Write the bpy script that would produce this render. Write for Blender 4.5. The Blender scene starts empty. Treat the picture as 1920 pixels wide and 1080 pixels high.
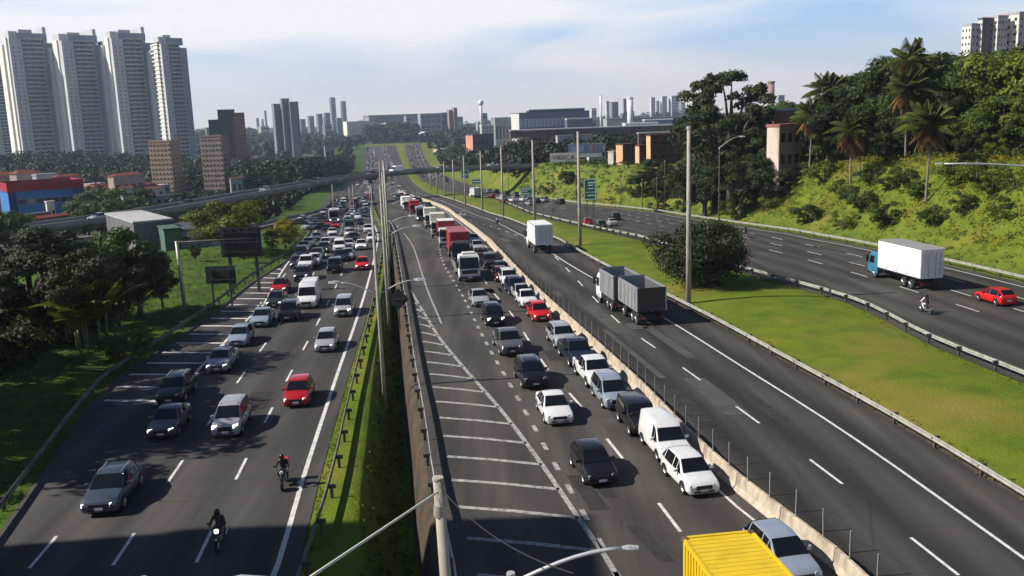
import bpy, bmesh, math, random
from mathutils import Vector, Matrix
random.seed(7)
R = math.radians
sc = bpy.context.scene
col = sc.collection
# ------------------------------------------------------------------ camera
PITCH, ROLL, CAMH, FPX = R(10.66), R(2.0), 18.4, 1700.0
cd = bpy.data.cameras.new('camera'); cam = bpy.data.objects.new('camera', cd); col.objects.link(cam)
cd.sensor_width = 36; cd.lens = FPX / 1920 * 36; cd.clip_start = 0.5; cd.clip_end = 20000
cam.matrix_world = Matrix.Translation((0, 0, CAMH)) @ Matrix.Rotation(math.pi/2 - PITCH, 4, 'X') @ Matrix.Rotation(-ROLL, 4, 'Z')
sc.camera = cam
# ------------------------------------------------------------------ light
SUN_EL, SUN_A = R(39), R(6)          # light travels towards +X, a little towards +Y
w = bpy.data.worlds.new('World'); sc.world = w; w.use_nodes = True
nt = w.node_tree; nt.nodes.clear()
def N(nt, t, **k):
    n = nt.nodes.new(t)
    for a, b in k.items(): setattr(n, a, b)
    return n
L_ = lambda nt, a, b: nt.links.new(a, b)
out = N(nt, 'ShaderNodeOutputWorld'); bg = N(nt, 'ShaderNodeBackground'); bg.inputs[1].default_value = SKY_STRENGTH = 0.05
sky = N(nt, 'ShaderNodeTexSky', sky_type='NISHITA', sun_disc=False)
sky.sun_elevation = SUN_EL; sky.sun_rotation = math.atan2(-math.cos(SUN_A), -math.sin(SUN_A))
sky.air_density = 1.0; sky.dust_density = 0.5; sky.ozone_density = 1.5; sky.altitude = 700
tc = N(nt, 'ShaderNodeTexCoord'); mp = N(nt, 'ShaderNodeMapping'); mp.inputs['Scale'].default_value = (1.5, 1.5, 9.0); mp.inputs['Location'].default_value = (0.35, 0.1, 0.2)
no = N(nt, 'ShaderNodeTexNoise'); no.inputs['Scale'].default_value = 1.5; no.inputs['Detail'].default_value = 5; no.inputs['Roughness'].default_value = 0.45; no.inputs['Distortion'].default_value = 0.3
cr = N(nt, 'ShaderNodeValToRGB'); cr.color_ramp.elements[0].position = 0.38; cr.color_ramp.elements[1].position = 0.56
cr.color_ramp.elements[0].color = (0, 0, 0, 1); cr.color_ramp.elements[1].color = (1, 1, 1, 1)
sep = N(nt, 'ShaderNodeSeparateXYZ'); hz = N(nt, 'ShaderNodeMapRange'); hz.inputs[1].default_value = 0.0; hz.inputs[2].default_value = 0.11; hz.inputs[3].default_value = 1.0; hz.inputs[4].default_value = 0.0
hz.interpolation_type = 'SMOOTHSTEP'
mx = N(nt, 'ShaderNodeMath', operation='MAXIMUM'); mul = N(nt, 'ShaderNodeMath', operation='MULTIPLY'); mul.inputs[1].default_value = 1.0
m1 = N(nt, 'ShaderNodeMix', data_type='RGBA'); m2 = N(nt, 'ShaderNodeMix', data_type='RGBA')
s = 1 / SKY_STRENGTH
tint = N(nt, 'ShaderNodeMix', data_type='RGBA', blend_type='MULTIPLY'); tint.inputs[0].default_value = 1; tint.inputs[7].default_value = (0.8, 0.9, 1.1, 1)
m1.inputs[7].default_value = (0.64*s, 0.64*s, 0.655*s, 1)     # thin cloud
m2.inputs[7].default_value = (0.53*s, 0.515*s, 0.51*s, 1)     # murk along the horizon
L_(nt, tc.outputs['Generated'], mp.inputs[0]); L_(nt, mp.outputs[0], no.inputs['Vector']); L_(nt, no.outputs[0], cr.inputs[0])
L_(nt, cr.outputs[0], mul.inputs[0])
L_(nt, tc.outputs['Generated'], sep.inputs[0]); L_(nt, sep.outputs[2], hz.inputs[0])
L_(nt, sky.outputs[0], tint.inputs[6])
# low in the sky the blue is paler and brighter; overhead it is the plain clear sky
low = N(nt, 'ShaderNodeMapRange', interpolation_type='SMOOTHSTEP'); low.inputs[1].default_value = 0.09; low.inputs[2].default_value = 0.32; low.inputs[3].default_value = 1.0; low.inputs[4].default_value = 0.0
L_(nt, sep.outputs[2], low.inputs[0]); ml = N(nt, 'ShaderNodeMix', data_type='RGBA'); ml.inputs[7].default_value = (0.27*s, 0.43*s, 0.64*s, 1)
L_(nt, low.outputs[0], ml.inputs[0]); L_(nt, tint.outputs[2], ml.inputs[6])
cov = N(nt, 'ShaderNodeMath', operation='MULTIPLY'); L_(nt, mul.outputs[0], cov.inputs[0]); L_(nt, low.outputs[0], cov.inputs[1])
L_(nt, cov.outputs[0], m1.inputs[0]); L_(nt, ml.outputs[2], m1.inputs[6])
L_(nt, hz.outputs[0], m2.inputs[0]); L_(nt, m1.outputs[2], m2.inputs[6])
L_(nt, m2.outputs[2], bg.inputs[0]); L_(nt, bg.outputs[0], out.inputs[0])
sl = bpy.data.lights.new('sun', 'SUN'); sl.energy = 5.0; sl.angle = R(0.55); sl.color = (1.0, 0.93, 0.83)
so = bpy.data.objects.new('sun', sl); col.objects.link(so)
SUNV = Vector((math.cos(SUN_EL)*math.cos(SUN_A), math.cos(SUN_EL)*math.sin(SUN_A), -math.sin(SUN_EL)))
so.rotation_euler = SUNV.to_track_quat('-Z', 'Y').to_euler(); so.location = (-40, 0, 60)
vs = sc.view_settings; vs.view_transform = 'Standard'; vs.look = 'None'; vs.exposure = 0.6; vs.gamma = 1; vs.use_curve_mapping = False
sc.cycles.volume_bounces = 0; sc.cycles.volume_step_rate = 10; sc.cycles.max_bounces = 5; sc.cycles.diffuse_bounces = 2
sc.cycles.transparent_max_bounces = 8
# ------------------------------------------------------------------ materials
MATS = {}
def mat(name, c, rough=0.7, metal=0.0, emit=0, spec=None, coat=0):
    if name in MATS: return MATS[name]
    m = bpy.data.materials.new(name); m.use_nodes = True; MATS[name] = m
    b = m.node_tree.nodes['Principled BSDF']
    b.inputs['Base Color'].default_value = (*c, 1); b.inputs['Roughness'].default_value = rough; b.inputs['Metallic'].default_value = metal
    if spec is not None: b.inputs['Specular IOR Level'].default_value = spec
    if coat: b.inputs['Coat Weight'].default_value = coat; b.inputs['Coat Roughness'].default_value = 0.08
    if emit: b.inputs['Emission Color'].default_value = (*c, 1); b.inputs['Emission Strength'].default_value = emit
    return m
def noisy(name, c1, c2, scale=1.0, rough=0.85, detail=6, lo=0.35, hi=0.65, c3=None, scale2=None, bump=0, bscale=None, spec=0.3, stretch=None, coord='Object', metal=0):
    """two colours mixed by noise, a third by a second noise, and a fine bump"""
    if name in MATS: return MATS[name]
    m = bpy.data.materials.new(name); m.use_nodes = True; MATS[name] = m; t = m.node_tree
    b = t.nodes['Principled BSDF']; b.inputs['Roughness'].default_value = rough; b.inputs['Specular IOR Level'].default_value = spec; b.inputs['Metallic'].default_value = metal
    co = N(t, 'ShaderNodeTexCoord').outputs[coord]
    if stretch:
        mpp = N(t, 'ShaderNodeMapping'); mpp.inputs['Scale'].default_value = stretch; L_(t, co, mpp.inputs[0]); co = mpp.outputs[0]
    def ramp(sca, l, h):
        n = N(t, 'ShaderNodeTexNoise'); n.inputs['Scale'].default_value = sca; n.inputs['Detail'].default_value = detail; n.inputs['Roughness'].default_value = 0.6
        L_(t, co, n.inputs['Vector']); r = N(t, 'ShaderNodeMapRange'); r.inputs[1].default_value = l; r.inputs[2].default_value = h
        L_(t, n.outputs[0], r.inputs[0]); return r.outputs[0], n
    f, n1 = ramp(scale, lo, hi)
    mixn = N(t, 'ShaderNodeMix', data_type='RGBA'); mixn.inputs[6].default_value = (*c1, 1); mixn.inputs[7].default_value = (*c2, 1); L_(t, f, mixn.inputs[0])
    o = mixn.outputs[2]
    if c3:
        f2, _ = ramp(scale2 or scale*0.3, 0.5, 0.68)
        mm = N(t, 'ShaderNodeMix', data_type='RGBA'); L_(t, o, mm.inputs[6]); mm.inputs[7].default_value = (*c3, 1); L_(t, f2, mm.inputs[0]); o = mm.outputs[2]
    L_(t, o, b.inputs['Base Color'])
    if bump:
        nb = N(t, 'ShaderNodeTexNoise'); nb.inputs['Scale'].default_value = bscale or scale*6; nb.inputs['Detail'].default_value = 4; L_(t, co, nb.inputs['Vector'])
        bp = N(t, 'ShaderNodeBump'); bp.inputs['Strength'].default_value = bump; bp.inputs['Distance'].default_value = 0.1; L_(t, nb.outputs[0], bp.inputs['Height']); L_(t, bp.outputs[0], b.inputs['Normal'])
    return m
# ------------------------------------------------------------------ object helpers
def link(name, me, parent=None, m=None, **props):
    o = bpy.data.objects.new(name, me); col.objects.link(o)
    if parent: o.parent = parent
    if m is not None and me is not None:
        for x in (m if isinstance(m, (list, tuple)) else [m]): me.materials.append(x)
    for k, v in props.items(): o['category' if k == 'cat' else k] = v
    return o
def thing(name, label, cat, loc=(0, 0, 0), rz=0, group=None, me=None, m=None):
    o = link(name, me, None, m); o.location = loc; o.rotation_euler = (0, 0, rz); o['label'] = label; o['category'] = cat
    if group: o['group'] = group
    return o
def copy_tree(o, parent=None, depth=0):
    c = o.copy(); col.objects.link(c)
    if parent: c.parent = parent
    for ch in o.children: copy_tree(ch, c, depth+1)
    return c
class MB:
    """collects shapes into one mesh"""
    def __init__(s): s.v = []; s.f = []; s.mi = []; s.cur = 0
    def face(s, pts):
        n = len(s.v); s.v += [tuple(p) for p in pts]; s.f.append(tuple(range(n, n+len(pts)))); s.mi.append(s.cur)
    def box(s, x0, x1, y0, y1, z0, z1, rz=0, c=None):
        P = [(x0,y0,z0),(x1,y0,z0),(x1,y1,z0),(x0,y1,z0),(x0,y0,z1),(x1,y0,z1),(x1,y1,z1),(x0,y1,z1)]
        s.hexa(P)
        return s
    def hexa(s, P):
        n = len(s.v); s.v += [tuple(p) for p in P]
        for q in ((0,3,2,1),(4,5,6,7),(0,1,5,4),(1,2,6,5),(2,3,7,6),(3,0,4,7)): s.f.append(tuple(n+i for i in q)); s.mi.append(s.cur)
    def ring_loft(s, rings, cap=True, closed=True):
        n = len(s.v); k = len(rings[0])
        for r in rings: s.v += [tuple(p) for p in r]
        for i in range(len(rings)-1):
            for j in range(k if closed else k-1):
                a = n+i*k+j; b = n+i*k+(j+1) % k
                s.f.append((a, b, b+k, a+k)); s.mi.append(s.cur)
        if cap and closed:
            s.f.append(tuple(n+j for j in reversed(range(k)))); s.mi.append(s.cur)
            s.f.append(tuple(n+(len(rings)-1)*k+j for j in range(k))); s.mi.append(s.cur)
    def tube(s, pts, r, n=8, cap=True):
        pts = [Vector(p) for p in pts]; rr = r if isinstance(r, (list, tuple)) else [r]*len(pts)
        rings = []
        for i, p in enumerate(pts):
            d = (pts[min(i+1, len(pts)-1)] - pts[max(i-1, 0)]).normalized()
            up = Vector((0, 0, 1)) if abs(d.z) < 0.95 else Vector((0, 1, 0))
            a = d.cross(up).normalized(); b = a.cross(d)
            rings.append([p + (a*math.cos(t) + b*math.sin(t))*rr[i] for t in [2*math.pi*j/n for j in range(n)]])
        s.ring_loft(rings, cap)
    def mesh(s, name, smooth=False):
        me = bpy.data.meshes.new(name); me.from_pydata(s.v, [], s.f)
        if any(s.mi): me.polygons.foreach_set('material_index', s.mi)
        if smooth: me.polygons.foreach_set('use_smooth', [True]*len(me.polygons))
        me.update(); return me
def fixn(me):
    bm = bmesh.new(); bm.from_mesh(me); bmesh.ops.recalc_face_normals(bm, faces=bm.faces); bm.to_mesh(me); bm.free(); return me
def bev(me, w, seg=2, ang=35):
    bm = bmesh.new(); bm.from_mesh(me); bmesh.ops.remove_doubles(bm, verts=bm.verts, dist=1e-4)
    bmesh.ops.recalc_face_normals(bm, faces=bm.faces)
    es = [e for e in bm.edges if e.is_manifold and e.calc_face_angle(0) > R(ang)]
    bmesh.ops.bevel(bm, geom=es, offset=w, segments=seg, affect='EDGES', profile=0.6, clamp_overlap=True)
    bm.to_mesh(me); bm.free(); return me
# ------------------------------------------------------------------ survey: where things stand
PROF = [(-60, 0), (120, 0), (135, -.3), (230, -6), (300, -8), (520, -16), (770, -22), (1345, -15), (3400, -6), (9000, -6)]
def lin(tab, y):
    if y <= tab[0][0]: (a, b), (c, d) = tab[0], tab[1]
    elif y >= tab[-1][0]: (a, b), (c, d) = tab[-2], tab[-1]
    else:
        for (a, b), (c, d) in zip(tab, tab[1:]):
            if y <= c: break
    return b + (d-b)*(y-a)/(c-a)
def gz(y): return lin(PROF, min(max(y, -60), 9000))
def ray(x, y):
    u = (x-960)/FPX; v = -(y-540)/FPX
    a = u*math.cos(ROLL)+v*math.sin(ROLL); b = -u*math.sin(ROLL)+v*math.cos(ROLL)
    return Vector((a, math.cos(PITCH)+b*math.sin(PITCH), b*math.cos(PITCH)-math.sin(PITCH)))
def G(x, y, z=None, hf=None):
    """where the survey sight line (x, y) meets the ground"""
    d = ray(x, y)
    if z is not None: t = (z-CAMH)/d.z; return Vector((d.x*t, d.y*t, z))
    f = hf or (lambda X, Y: gz(Y))
    t = prev = 10.0
    while t < 9000:
        if CAMH+d.z*t <= f(d.x*t, d.y*t):
            lo, hi = prev, t
            for _ in range(25):
                m = (lo+hi)/2
                if CAMH+d.z*m <= f(d.x*m, d.y*m): hi = m
                else: lo = m
            return Vector((d.x*hi, d.y*hi, f(d.x*hi, d.y*hi)))
        prev = t; t *= 1.015
    return Vector((d.x*t, d.y*t, 0))
def at(x, y, Y):
    """the point at distance Y on the sight line (x, y)"""
    d = ray(x, y); t = Y/d.y
    return Vector((d.x*t, Y, CAMH+d.z*t))
def spl(px, near=None, far=None):
    pts = [(G(*p).y, G(*p).x) for p in px] + (far or [])
    pts.sort()
    if near is not None: pts = near+pts
    # light smoothing by Catmull-Rom resampling
    def f(y):
        if y <= pts[0][0]: return lin(pts, y)
        if y >= pts[-1][0]: return lin(pts, y)
        for i in range(len(pts)-1):
            if y <= pts[i+1][0]: break
        (x1, v1), (x2, v2) = pts[i], pts[i+1]
        s0 = (v2-pts[i-1][1])/(x2-pts[i-1][0]) if i > 0 else (v2-v1)/(x2-x1)
        s1 = (pts[i+2][1]-v1)/(pts[i+2][0]-x1) if i+2 < len(pts) else (v2-v1)/(x2-x1)
        h = x2-x1; t = (y-x1)/h
        return (2*t**3-3*t*t+1)*v1+(t**3-2*t*t+t)*h*s0+(-2*t**3+3*t*t)*v2+(t**3-t*t)*h*s1
    cache = {}
    def g(y):
        k = round(y, 2)
        if k not in cache: cache[k] = f(y)
        return cache[k]
    return g
FAR = lambda a, b, c: [(390, a), (855, b), (1340, c), (2400, c-(b-c)*2.1)]
fAL = spl([(200,725),(300,655),(400,585),(470,530),(540,485),(568,455),(578,436)], near=[(-20,-15.5),(30,-22.5)], far=[(215,-47),(290,-60)]+FAR(-76,-134,-207))
fAR = spl([(515,1075),(557,935),(590,830),(640,680),(665,610),(690,530),(705,470),(708,440),(695,400)], near=[(-20,-8.2)], far=FAR(-58.5,-121,-194))
fBL = spl([(815,905),(800,800),(780,690),(765,590),(755,530),(745,470),(735,425)], near=[(-20,1.5),(30,-2.2)], far=[(225,-31),(290,-42)]+FAR(-57.3,-119.6,-192.6))
fBAR = spl([(1580,1075),(1410,940),(1300,840),(1200,735),(1100,640),(1000,545),(930,470),(880,425),(840,395),(790,375)], near=[(-20,19.5)], far=FAR(-47,-106,-176))
fCR = spl([(1900,940),(1665,795),(1480,690),(1320,600),(1080,475),(940,410),(870,385)], near=[(-20,29)], far=FAR(-37,-99,-163))
fDL = spl([(1750,645),(1600,570),(1410,515),(1250,465),(1090,425),(960,387)], near=[(-20,41),(40,35.5),(57,33.9)], far=[(320,-8)]+FAR(-28,-91,-149))
fDR = spl([(1915,530),(1700,480),(1500,440),(1300,410),(1200,395),(1060,380)], near=[(-20,67),(30,60)], far=FAR(-11,-74,-127))
def smooth(a, b, x):
    t = min(max((x-a)/(b-a), 0), 1); return t*t*(3-2*t)
from mathutils import noise as mnoise
def fn(x, y, s): return mnoise.noise((x*s, y*s, 3.7))
YS = [y for y in range(-40, 160, 4)] + [y for y in range(160, 420, 8)] + [y for y in range(420, 900, 24)] + [y for y in range(900, 1500, 60)] + [1600, 1800, 2100, 2500, 3000, 3600]
def offset_left(d, y):     # ground beyond the left edge, d metres out
    h = 0.25*smooth(1.5, 4, d) - 1.6*smooth(14, 40, d) - 4.5*smooth(40, 90, d)*(1-smooth(150, 300, y))
    h += 1.2*smooth(10, 60, d)*fn(d, y, .03)
    h += -6*smooth(20, 120, d)*smooth(60, 200, y)*(1-smooth(240, 420, y))*0.3
    return h
def offset_right(d, y):
    k = smooth(35, 95, y)*(1-.5*smooth(450, 600, y))*(1-smooth(650, 1000, y))
    h = k*(10.5*smooth(2.0, 17, d)+7*smooth(18, 70, d)*(1-smooth(200, 300, y))) + 1.2*smooth(3, 10, d)*fn(d, y, .11)*k
    h += 3*smooth(40, 140, d) 
    return h
def ga(x, y, cx, cy, a, sx, sy): return a*math.exp(-((x-cx)/sx)**2-((y-cy)/sy)**2)
def hill(x, y):
    return (smooth(1000, 2200, y))*(14*max(0, fn(x, y, .0013)+.25)) + 10*smooth(250, 700, abs(x+60))*smooth(350, 900, y) + ga(x, y, -200, 640, 9, 80, 130) + ga(x, y, -150, 690, 22, 32, 60) + ga(x, y, -340, 680, 13, 110, 150) + ga(x, y, -170, 1460, 16, 150, 60)
def terr(x, y):
    g = gz(y); L, Rr = fAL(y), fDR(y)
    if x < L: return g+offset_left(L-x, y)+hill(x, y)*smooth(30, 250, L-x)
    if x > Rr: return g+offset_right(x-Rr, y)+hill(x, y)*smooth(30, 250, x-Rr)
    if y > 1360: return g+hill(x, y)*smooth(1360, 1460, y)
    a, b = fAR(y)+0.9, fBL(y)-0.3
    if a < x < b and y < 190:
        w_ = b-a
        k = min(1, w_/5)
        d = b-x
        e = w_*0.62
        # grass berm, ditch, brown lip
        if d > e: return g+0.12*smooth(0, .8, x-a)
        return g - 2.9*k*(smooth(e, e*0.5, d) if d > 1.0 else smooth(0.15, 1.0, d))
    a, b = fCR(y)+.4, fDL(y)-.4
    if a < x < b: return g+0.35*math.sin(math.pi*(x-a)/(b-a))*min(1, (b-a)/8)+0.05
    return g
# ------------------------------------------------------------------ the ground
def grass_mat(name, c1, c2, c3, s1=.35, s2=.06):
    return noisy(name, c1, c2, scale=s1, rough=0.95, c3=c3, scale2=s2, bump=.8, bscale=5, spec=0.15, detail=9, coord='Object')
M_grass = grass_mat('lawn_grass', (.112, .152, .008), (.066, .106, .008), (.185, .145, .03))
M_bank = grass_mat('rough_bank_grass', (.115, .150, .014), (.065, .100, .012), (.17, .15, .025), .5, .09)
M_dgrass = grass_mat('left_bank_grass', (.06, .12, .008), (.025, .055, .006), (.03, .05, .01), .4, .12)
M_dirt = noisy('brown_dirt', (.075, .050, .034), (.032, .030, .018), scale=.8, bump=.4, bscale=4)
M_wild = noisy('far_ground', (.03, .05, .018), (.05, .06, .03), scale=.02, c3=(.12, .10, .085), scale2=.01)
GM = [M_grass, M_bank, M_dgrass, M_dirt, M_wild]
cols = []
def row(y):
    L, a, b, Rr = fAL(y), fAR(y)+.9, fBL(y)-.3, fDR(y)
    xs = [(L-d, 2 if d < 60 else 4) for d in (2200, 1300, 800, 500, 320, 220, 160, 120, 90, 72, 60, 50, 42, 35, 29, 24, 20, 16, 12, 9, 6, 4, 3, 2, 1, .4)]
    xs += [(L+.05, 0)]
    w_ = b-a
    xs += [(a, 0)] + [(a+w_*t, 0) for t in (.1, .25, .375)] + [(a+w_*t, 0) for t in (.41, .46, .52, .58, .65, .76)] + [(b-.9, 3), (b-.6, 3), (b-.3, 3), (b, 0)]
    c1, c2 = fCR(y)+.4, fDL(y)-.4
    xs += [(c1, 3)] + [(c1+(c2-c1)*t, 0) for t in (.035, .12, .3, .5, .7, .88)] + [(c2, 0)]
    xs += [(Rr, 1)] + [(Rr+d, 1 if d < 70 else 4) for d in (.5, 1.5, 3, 5, 7.5, 10, 13, 16, 20, 24, 29, 35, 42, 52, 64, 80, 105, 140, 190, 270, 400, 700, 1300, 2200)]
    return xs
V = []; F = []; MI = []
for y in YS:
    r = row(y)
    for x, m in r:
        z = terr(x, y)
        inroad = (fAL(y)+.04 < x < fAR(y)+.8) or (fBL(y)-.25 < x < fCR(y)+.35) or (fDL(y)-.35 < x < fDR(y)-.1)
        V.append((x, y, z-.02))
nc = len(row(0)); rr0 = row(0)
for i in range(len(YS)-1):
    for j in range(nc-1):
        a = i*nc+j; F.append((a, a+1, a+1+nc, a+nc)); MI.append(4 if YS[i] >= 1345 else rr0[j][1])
me = bpy.data.meshes.new('ground'); me.from_pydata(V, [], F); me.polygons.foreach_set('material_index', MI); me.polygons.foreach_set('use_smooth', [True]*len(F)); me.update()
ground = link('ground', me, None, GM, kind='structure')
# asphalt with paler, worn wheel tracks
def asphalt(name, base, base2, lane_f=None):
    m = noisy(name, base, base2, scale=.09, rough=.82, detail=10, lo=.3, hi=.7, c3=tuple(c*.7 for c in base), scale2=.5, bump=.12, bscale=9, spec=.35)
    return m
def road(name, f0, f1, ys, m, dz=.02, sub=6):
    V = []; F = []; UV = []
    for y in ys:
        x0, x1 = f0(y), f1(y)
        for k in range(sub+1):
            x = x0+(x1-x0)*k/sub; V.append((x, y, gz(y)+dz))
    for i in range(len(ys)-1):
        for k in range(sub): a = i*(sub+1)+k; F.append((a, a+1, a+sub+2, a+sub+1))
    me = bpy.data.meshes.new(name); me.from_pydata(V, [], F)
    uv = me.uv_layers.new(name='across')
    for p in me.polygons:
        for li in p.loop_indices:
            v = me.vertices[me.loops[li].vertex_index].co
            uv.data[li].uv = ((v.x-f1(v.y))/3.6, v.y/10)
    return link(name, me, None, m, kind='structure')
def track_mat(name, c, amount=.35, phase=0.0):
    """asphalt; oil and rubber darken the middle of each lane, the wheel paths are polished paler"""
    m = bpy.data.materials.new(name); m.use_nodes = True; t = m.node_tree; b = t.nodes['Principled BSDF']
    b.inputs['Roughness'].default_value = .8; b.inputs['Specular IOR Level'].default_value = .3
    uv = N(t, 'ShaderNodeUVMap', uv_map='across'); sp = N(t, 'ShaderNodeSeparateXYZ'); L_(t, uv.outputs[0], sp.inputs[0])
    ob = N(t, 'ShaderNodeTexCoord')
    w1 = N(t, 'ShaderNodeMath', operation='MULTIPLY_ADD'); w1.inputs[1].default_value = 2*math.pi; w1.inputs[2].default_value = phase; L_(t, sp.outputs[0], w1.inputs[0])
    cs = N(t, 'ShaderNodeMath', operation='COSINE'); L_(t, w1.outputs[0], cs.inputs[0])
    n1 = N(t, 'ShaderNodeTexNoise'); n1.inputs['Scale'].default_value = .06; n1.inputs['Detail'].default_value = 8; L_(t, ob.outputs['Object'], n1.inputs['Vector'])
    mpp = N(t, 'ShaderNodeMapping'); mpp.inputs['Scale'].default_value = (1.4, .05, 1); L_(t, ob.outputs['Object'], mpp.inputs[0])
    n2 = N(t, 'ShaderNodeTexNoise'); n2.inputs['Scale'].default_value = 1; n2.inputs['Detail'].default_value = 5; L_(t, mpp.outputs[0], n2.inputs['Vector'])
    n3 = N(t, 'ShaderNodeTexNoise'); n3.inputs['Scale'].default_value = 6; n3.inputs['Detail'].default_value = 6; L_(t, ob.outputs['Object'], n3.inputs['Vector'])
    vo = N(t, 'ShaderNodeTexVoronoi', feature='DISTANCE_TO_EDGE'); vo.inputs['Scale'].default_value = .13; L_(t, ob.outputs['Object'], vo.inputs['Vector'])
    crk = N(t, 'ShaderNodeMapRange'); crk.inputs[2].default_value = .006; crk.inputs[3].default_value = .7; crk.inputs[4].default_value = 1; L_(t, vo.outputs['Distance'], crk.inputs[0])
    def ma(x, k, a):
        q = N(t, 'ShaderNodeMath', operation='MULTIPLY_ADD'); L_(t, x, q.inputs[0]); q.inputs[1].default_value = k; q.inputs[2].default_value = a; return q.outputs[0]
    def mm(x, y):
        q = N(t, 'ShaderNodeMath', operation='MULTIPLY'); L_(t, x, q.inputs[0]); L_(t, y, q.inputs[1]); return q.outputs[0]
    f = mm(mm(ma(cs.outputs[0], amount*.5, 1.0), ma(n1.outputs[0], 1.4, .3)), mm(ma(n2.outputs[0], 1.2, .4), ma(n3.outputs[0], .35, .82)))
    f = mm(f, crk.outputs[0])
    vm = N(t, 'ShaderNodeVectorMath', operation='SCALE'); vm.inputs[0].default_value = c; L_(t, f, vm.inputs['Scale']); L_(t, vm.outputs[0], b.inputs['Base Color'])
    bp = N(t, 'ShaderNodeBump'); bp.inputs['Strength'].default_value = .15; bp.inputs['Distance'].default_value = .03
    n4 = N(t, 'ShaderNodeTexNoise'); n4.inputs['Scale'].default_value = 25; L_(t, ob.outputs['Object'], n4.inputs['Vector']); L_(t, n4.outputs[0], bp.inputs['Height']); L_(t, bp.outputs[0], b.inputs['Normal'])
    return m
MA = track_mat('worn_asphalt_local', (.046, .041, .037), .5, 0); MBm = track_mat('worn_asphalt_main', (.053, .046, .040), .42, 1.2)
MC = track_mat('dark_asphalt_express', (.037, .033, .029), .8, 2.2); MD = track_mat('worn_asphalt_outbound', (.043, .038, .033), .5, .6)
YR = [y for y in YS if y <= 1345]
plus = lambda f, d: (lambda y: f(y)+d)
road('local_road', plus(fAL, .0), plus(fAR, .9), YR, MA)
YB = [y for y in YR if y <= 400]
road('main_road', plus(fBL, -.3), fBAR, YR, MBm)
road('express_road', fBAR, plus(fCR, .4), YR, MC)
road('outbound_road', plus(fDL, -.4), fDR, YR, MD)
# ------------------------------------------------------------------ painted markings (flat print on the road)
M_paint = noisy('road_paint', (.62, .60, .56), (.34, .32, .30), scale=2.2, rough=.7, lo=.4, hi=.75, bump=0)
M_paint2 = noisy('worn_road_paint', (.40, .39, .36), (.16, .15, .14), scale=3.2, rough=.75, lo=.35, hi=.65)
def ztop(y): return gz(y)+.02+(.006 if y < 130 else .03 if y < 300 else .08)
def strip(mb, pts, w):
    """painted strip along (x, y) points"""
    P = []
    for i, (x, y) in enumerate(pts):
        a = Vector(pts[min(i+1, len(pts)-1)])-Vector(pts[max(i-1, 0)]); a.normalize(); n = Vector((a.y, -a.x))*w/2
        P.append(((x-n.x, y-n.y, ztop(y-n.y)), (x+n.x, y+n.y, ztop(y+n.y))))
    for (a, b), (c, d) in zip(P, P[1:]): mb.face([a, b, d, c])
def frange(a, b, s):
    r = []
    while a < b: r.append(a); a += s
    return r
def solid(mb, f, y0, y1, w, step=4): strip(mb, [(f(y), y) for y in [v for v in sorted(set([y0, y1]+[q for q in YS if y0 < q < y1]+frange(y0, min(y1, 400), 4)))]], w)
def dashes(mb, f, y0, y1, ph, pitch, ln, w):
    k = math.ceil((y0-ph)/pitch); y = ph+k*pitch
    while y < y1:
        ww = w if y < 300 else w*1.3
        strip(mb, [(f(y), y), (f(y+ln), y+ln)], ww); y += pitch
mk = MB(); solid(mk, fAR, -20, 340, .24); solid(mk, plus(fBAR, -1.0), -20, 400, .15); solid(mk, lambda y: fCR(y)-3.1+1.2*smooth(100, 30, y)*0, -20, 380, .17)
solid(mk, plus(fDR, -1.4), 20, 360, .16); solid(mk, plus(fDL, 1.0), 20, 60, .01)
link('edge_line', mk.mesh('edge_line'), None, M_paint, kind='structure')
mk = MB()
for o in (3.6, 7.2, 10.8): dashes(mk, plus(fAR, -o), -20, 330, 36.3, 9.2, 3.1, .16)
fBM = spl([(918,540),(960,590),(1025,690),(1085,757),(1155,845),(1255,970)], near=[(-20,15.3)], far=[(150,-9.5),(200,-18)]+FAR(-52,-111,-181))
dashes(mk, fBM, -20, 240, 37.6, 9.0, 3.1, .17)
fCM = spl([(1760,1050),(1552,887),(1411,785),(1303,706),(1222,648),(1155,600)], near=[(-20,24.5)], far=[(130,4.6),(180,-3.5)]+FAR(-42,-102,-169))
dashes(mk, fCM, -20, 380, 33.0, 9.2, 3.3, .15)
for o in (5.2, 8.8, 12.4): dashes(mk, plus(fDR, -o), 20, 360, 33+o*.7, 9.2, 3.3, .15)
for yy in range(470, 1300, 30):
    for f, oo in ((fAR, (-3.2, -7)), (fBAR, (-3.2, -7)), (fDR, (-4, -8))):
        for o in oo: strip(mk, [(f(yy)+o, yy), (f(yy+9)+o, yy+9)], .3)
link('lane_dashes', mk.mesh('lane_dashes'), None, M_paint, kind='structure')
mk = MB()
fBS = spl([(970,745),(985,772),(1002,802),(1019,833),(1040,870),(1065,912),(1095,965),(1128,1022),(910,640),(870,560),(830,490)], near=[(-20,11)], far=[(160,-13.4),(200,-22)])
dashes(mk, fBS, 18, 190, 36.1, 3.04, 1.15, .26)
link('merge_dashes', mk.mesh('merge_dashes'), None, M_paint2, kind='structure')
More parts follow.
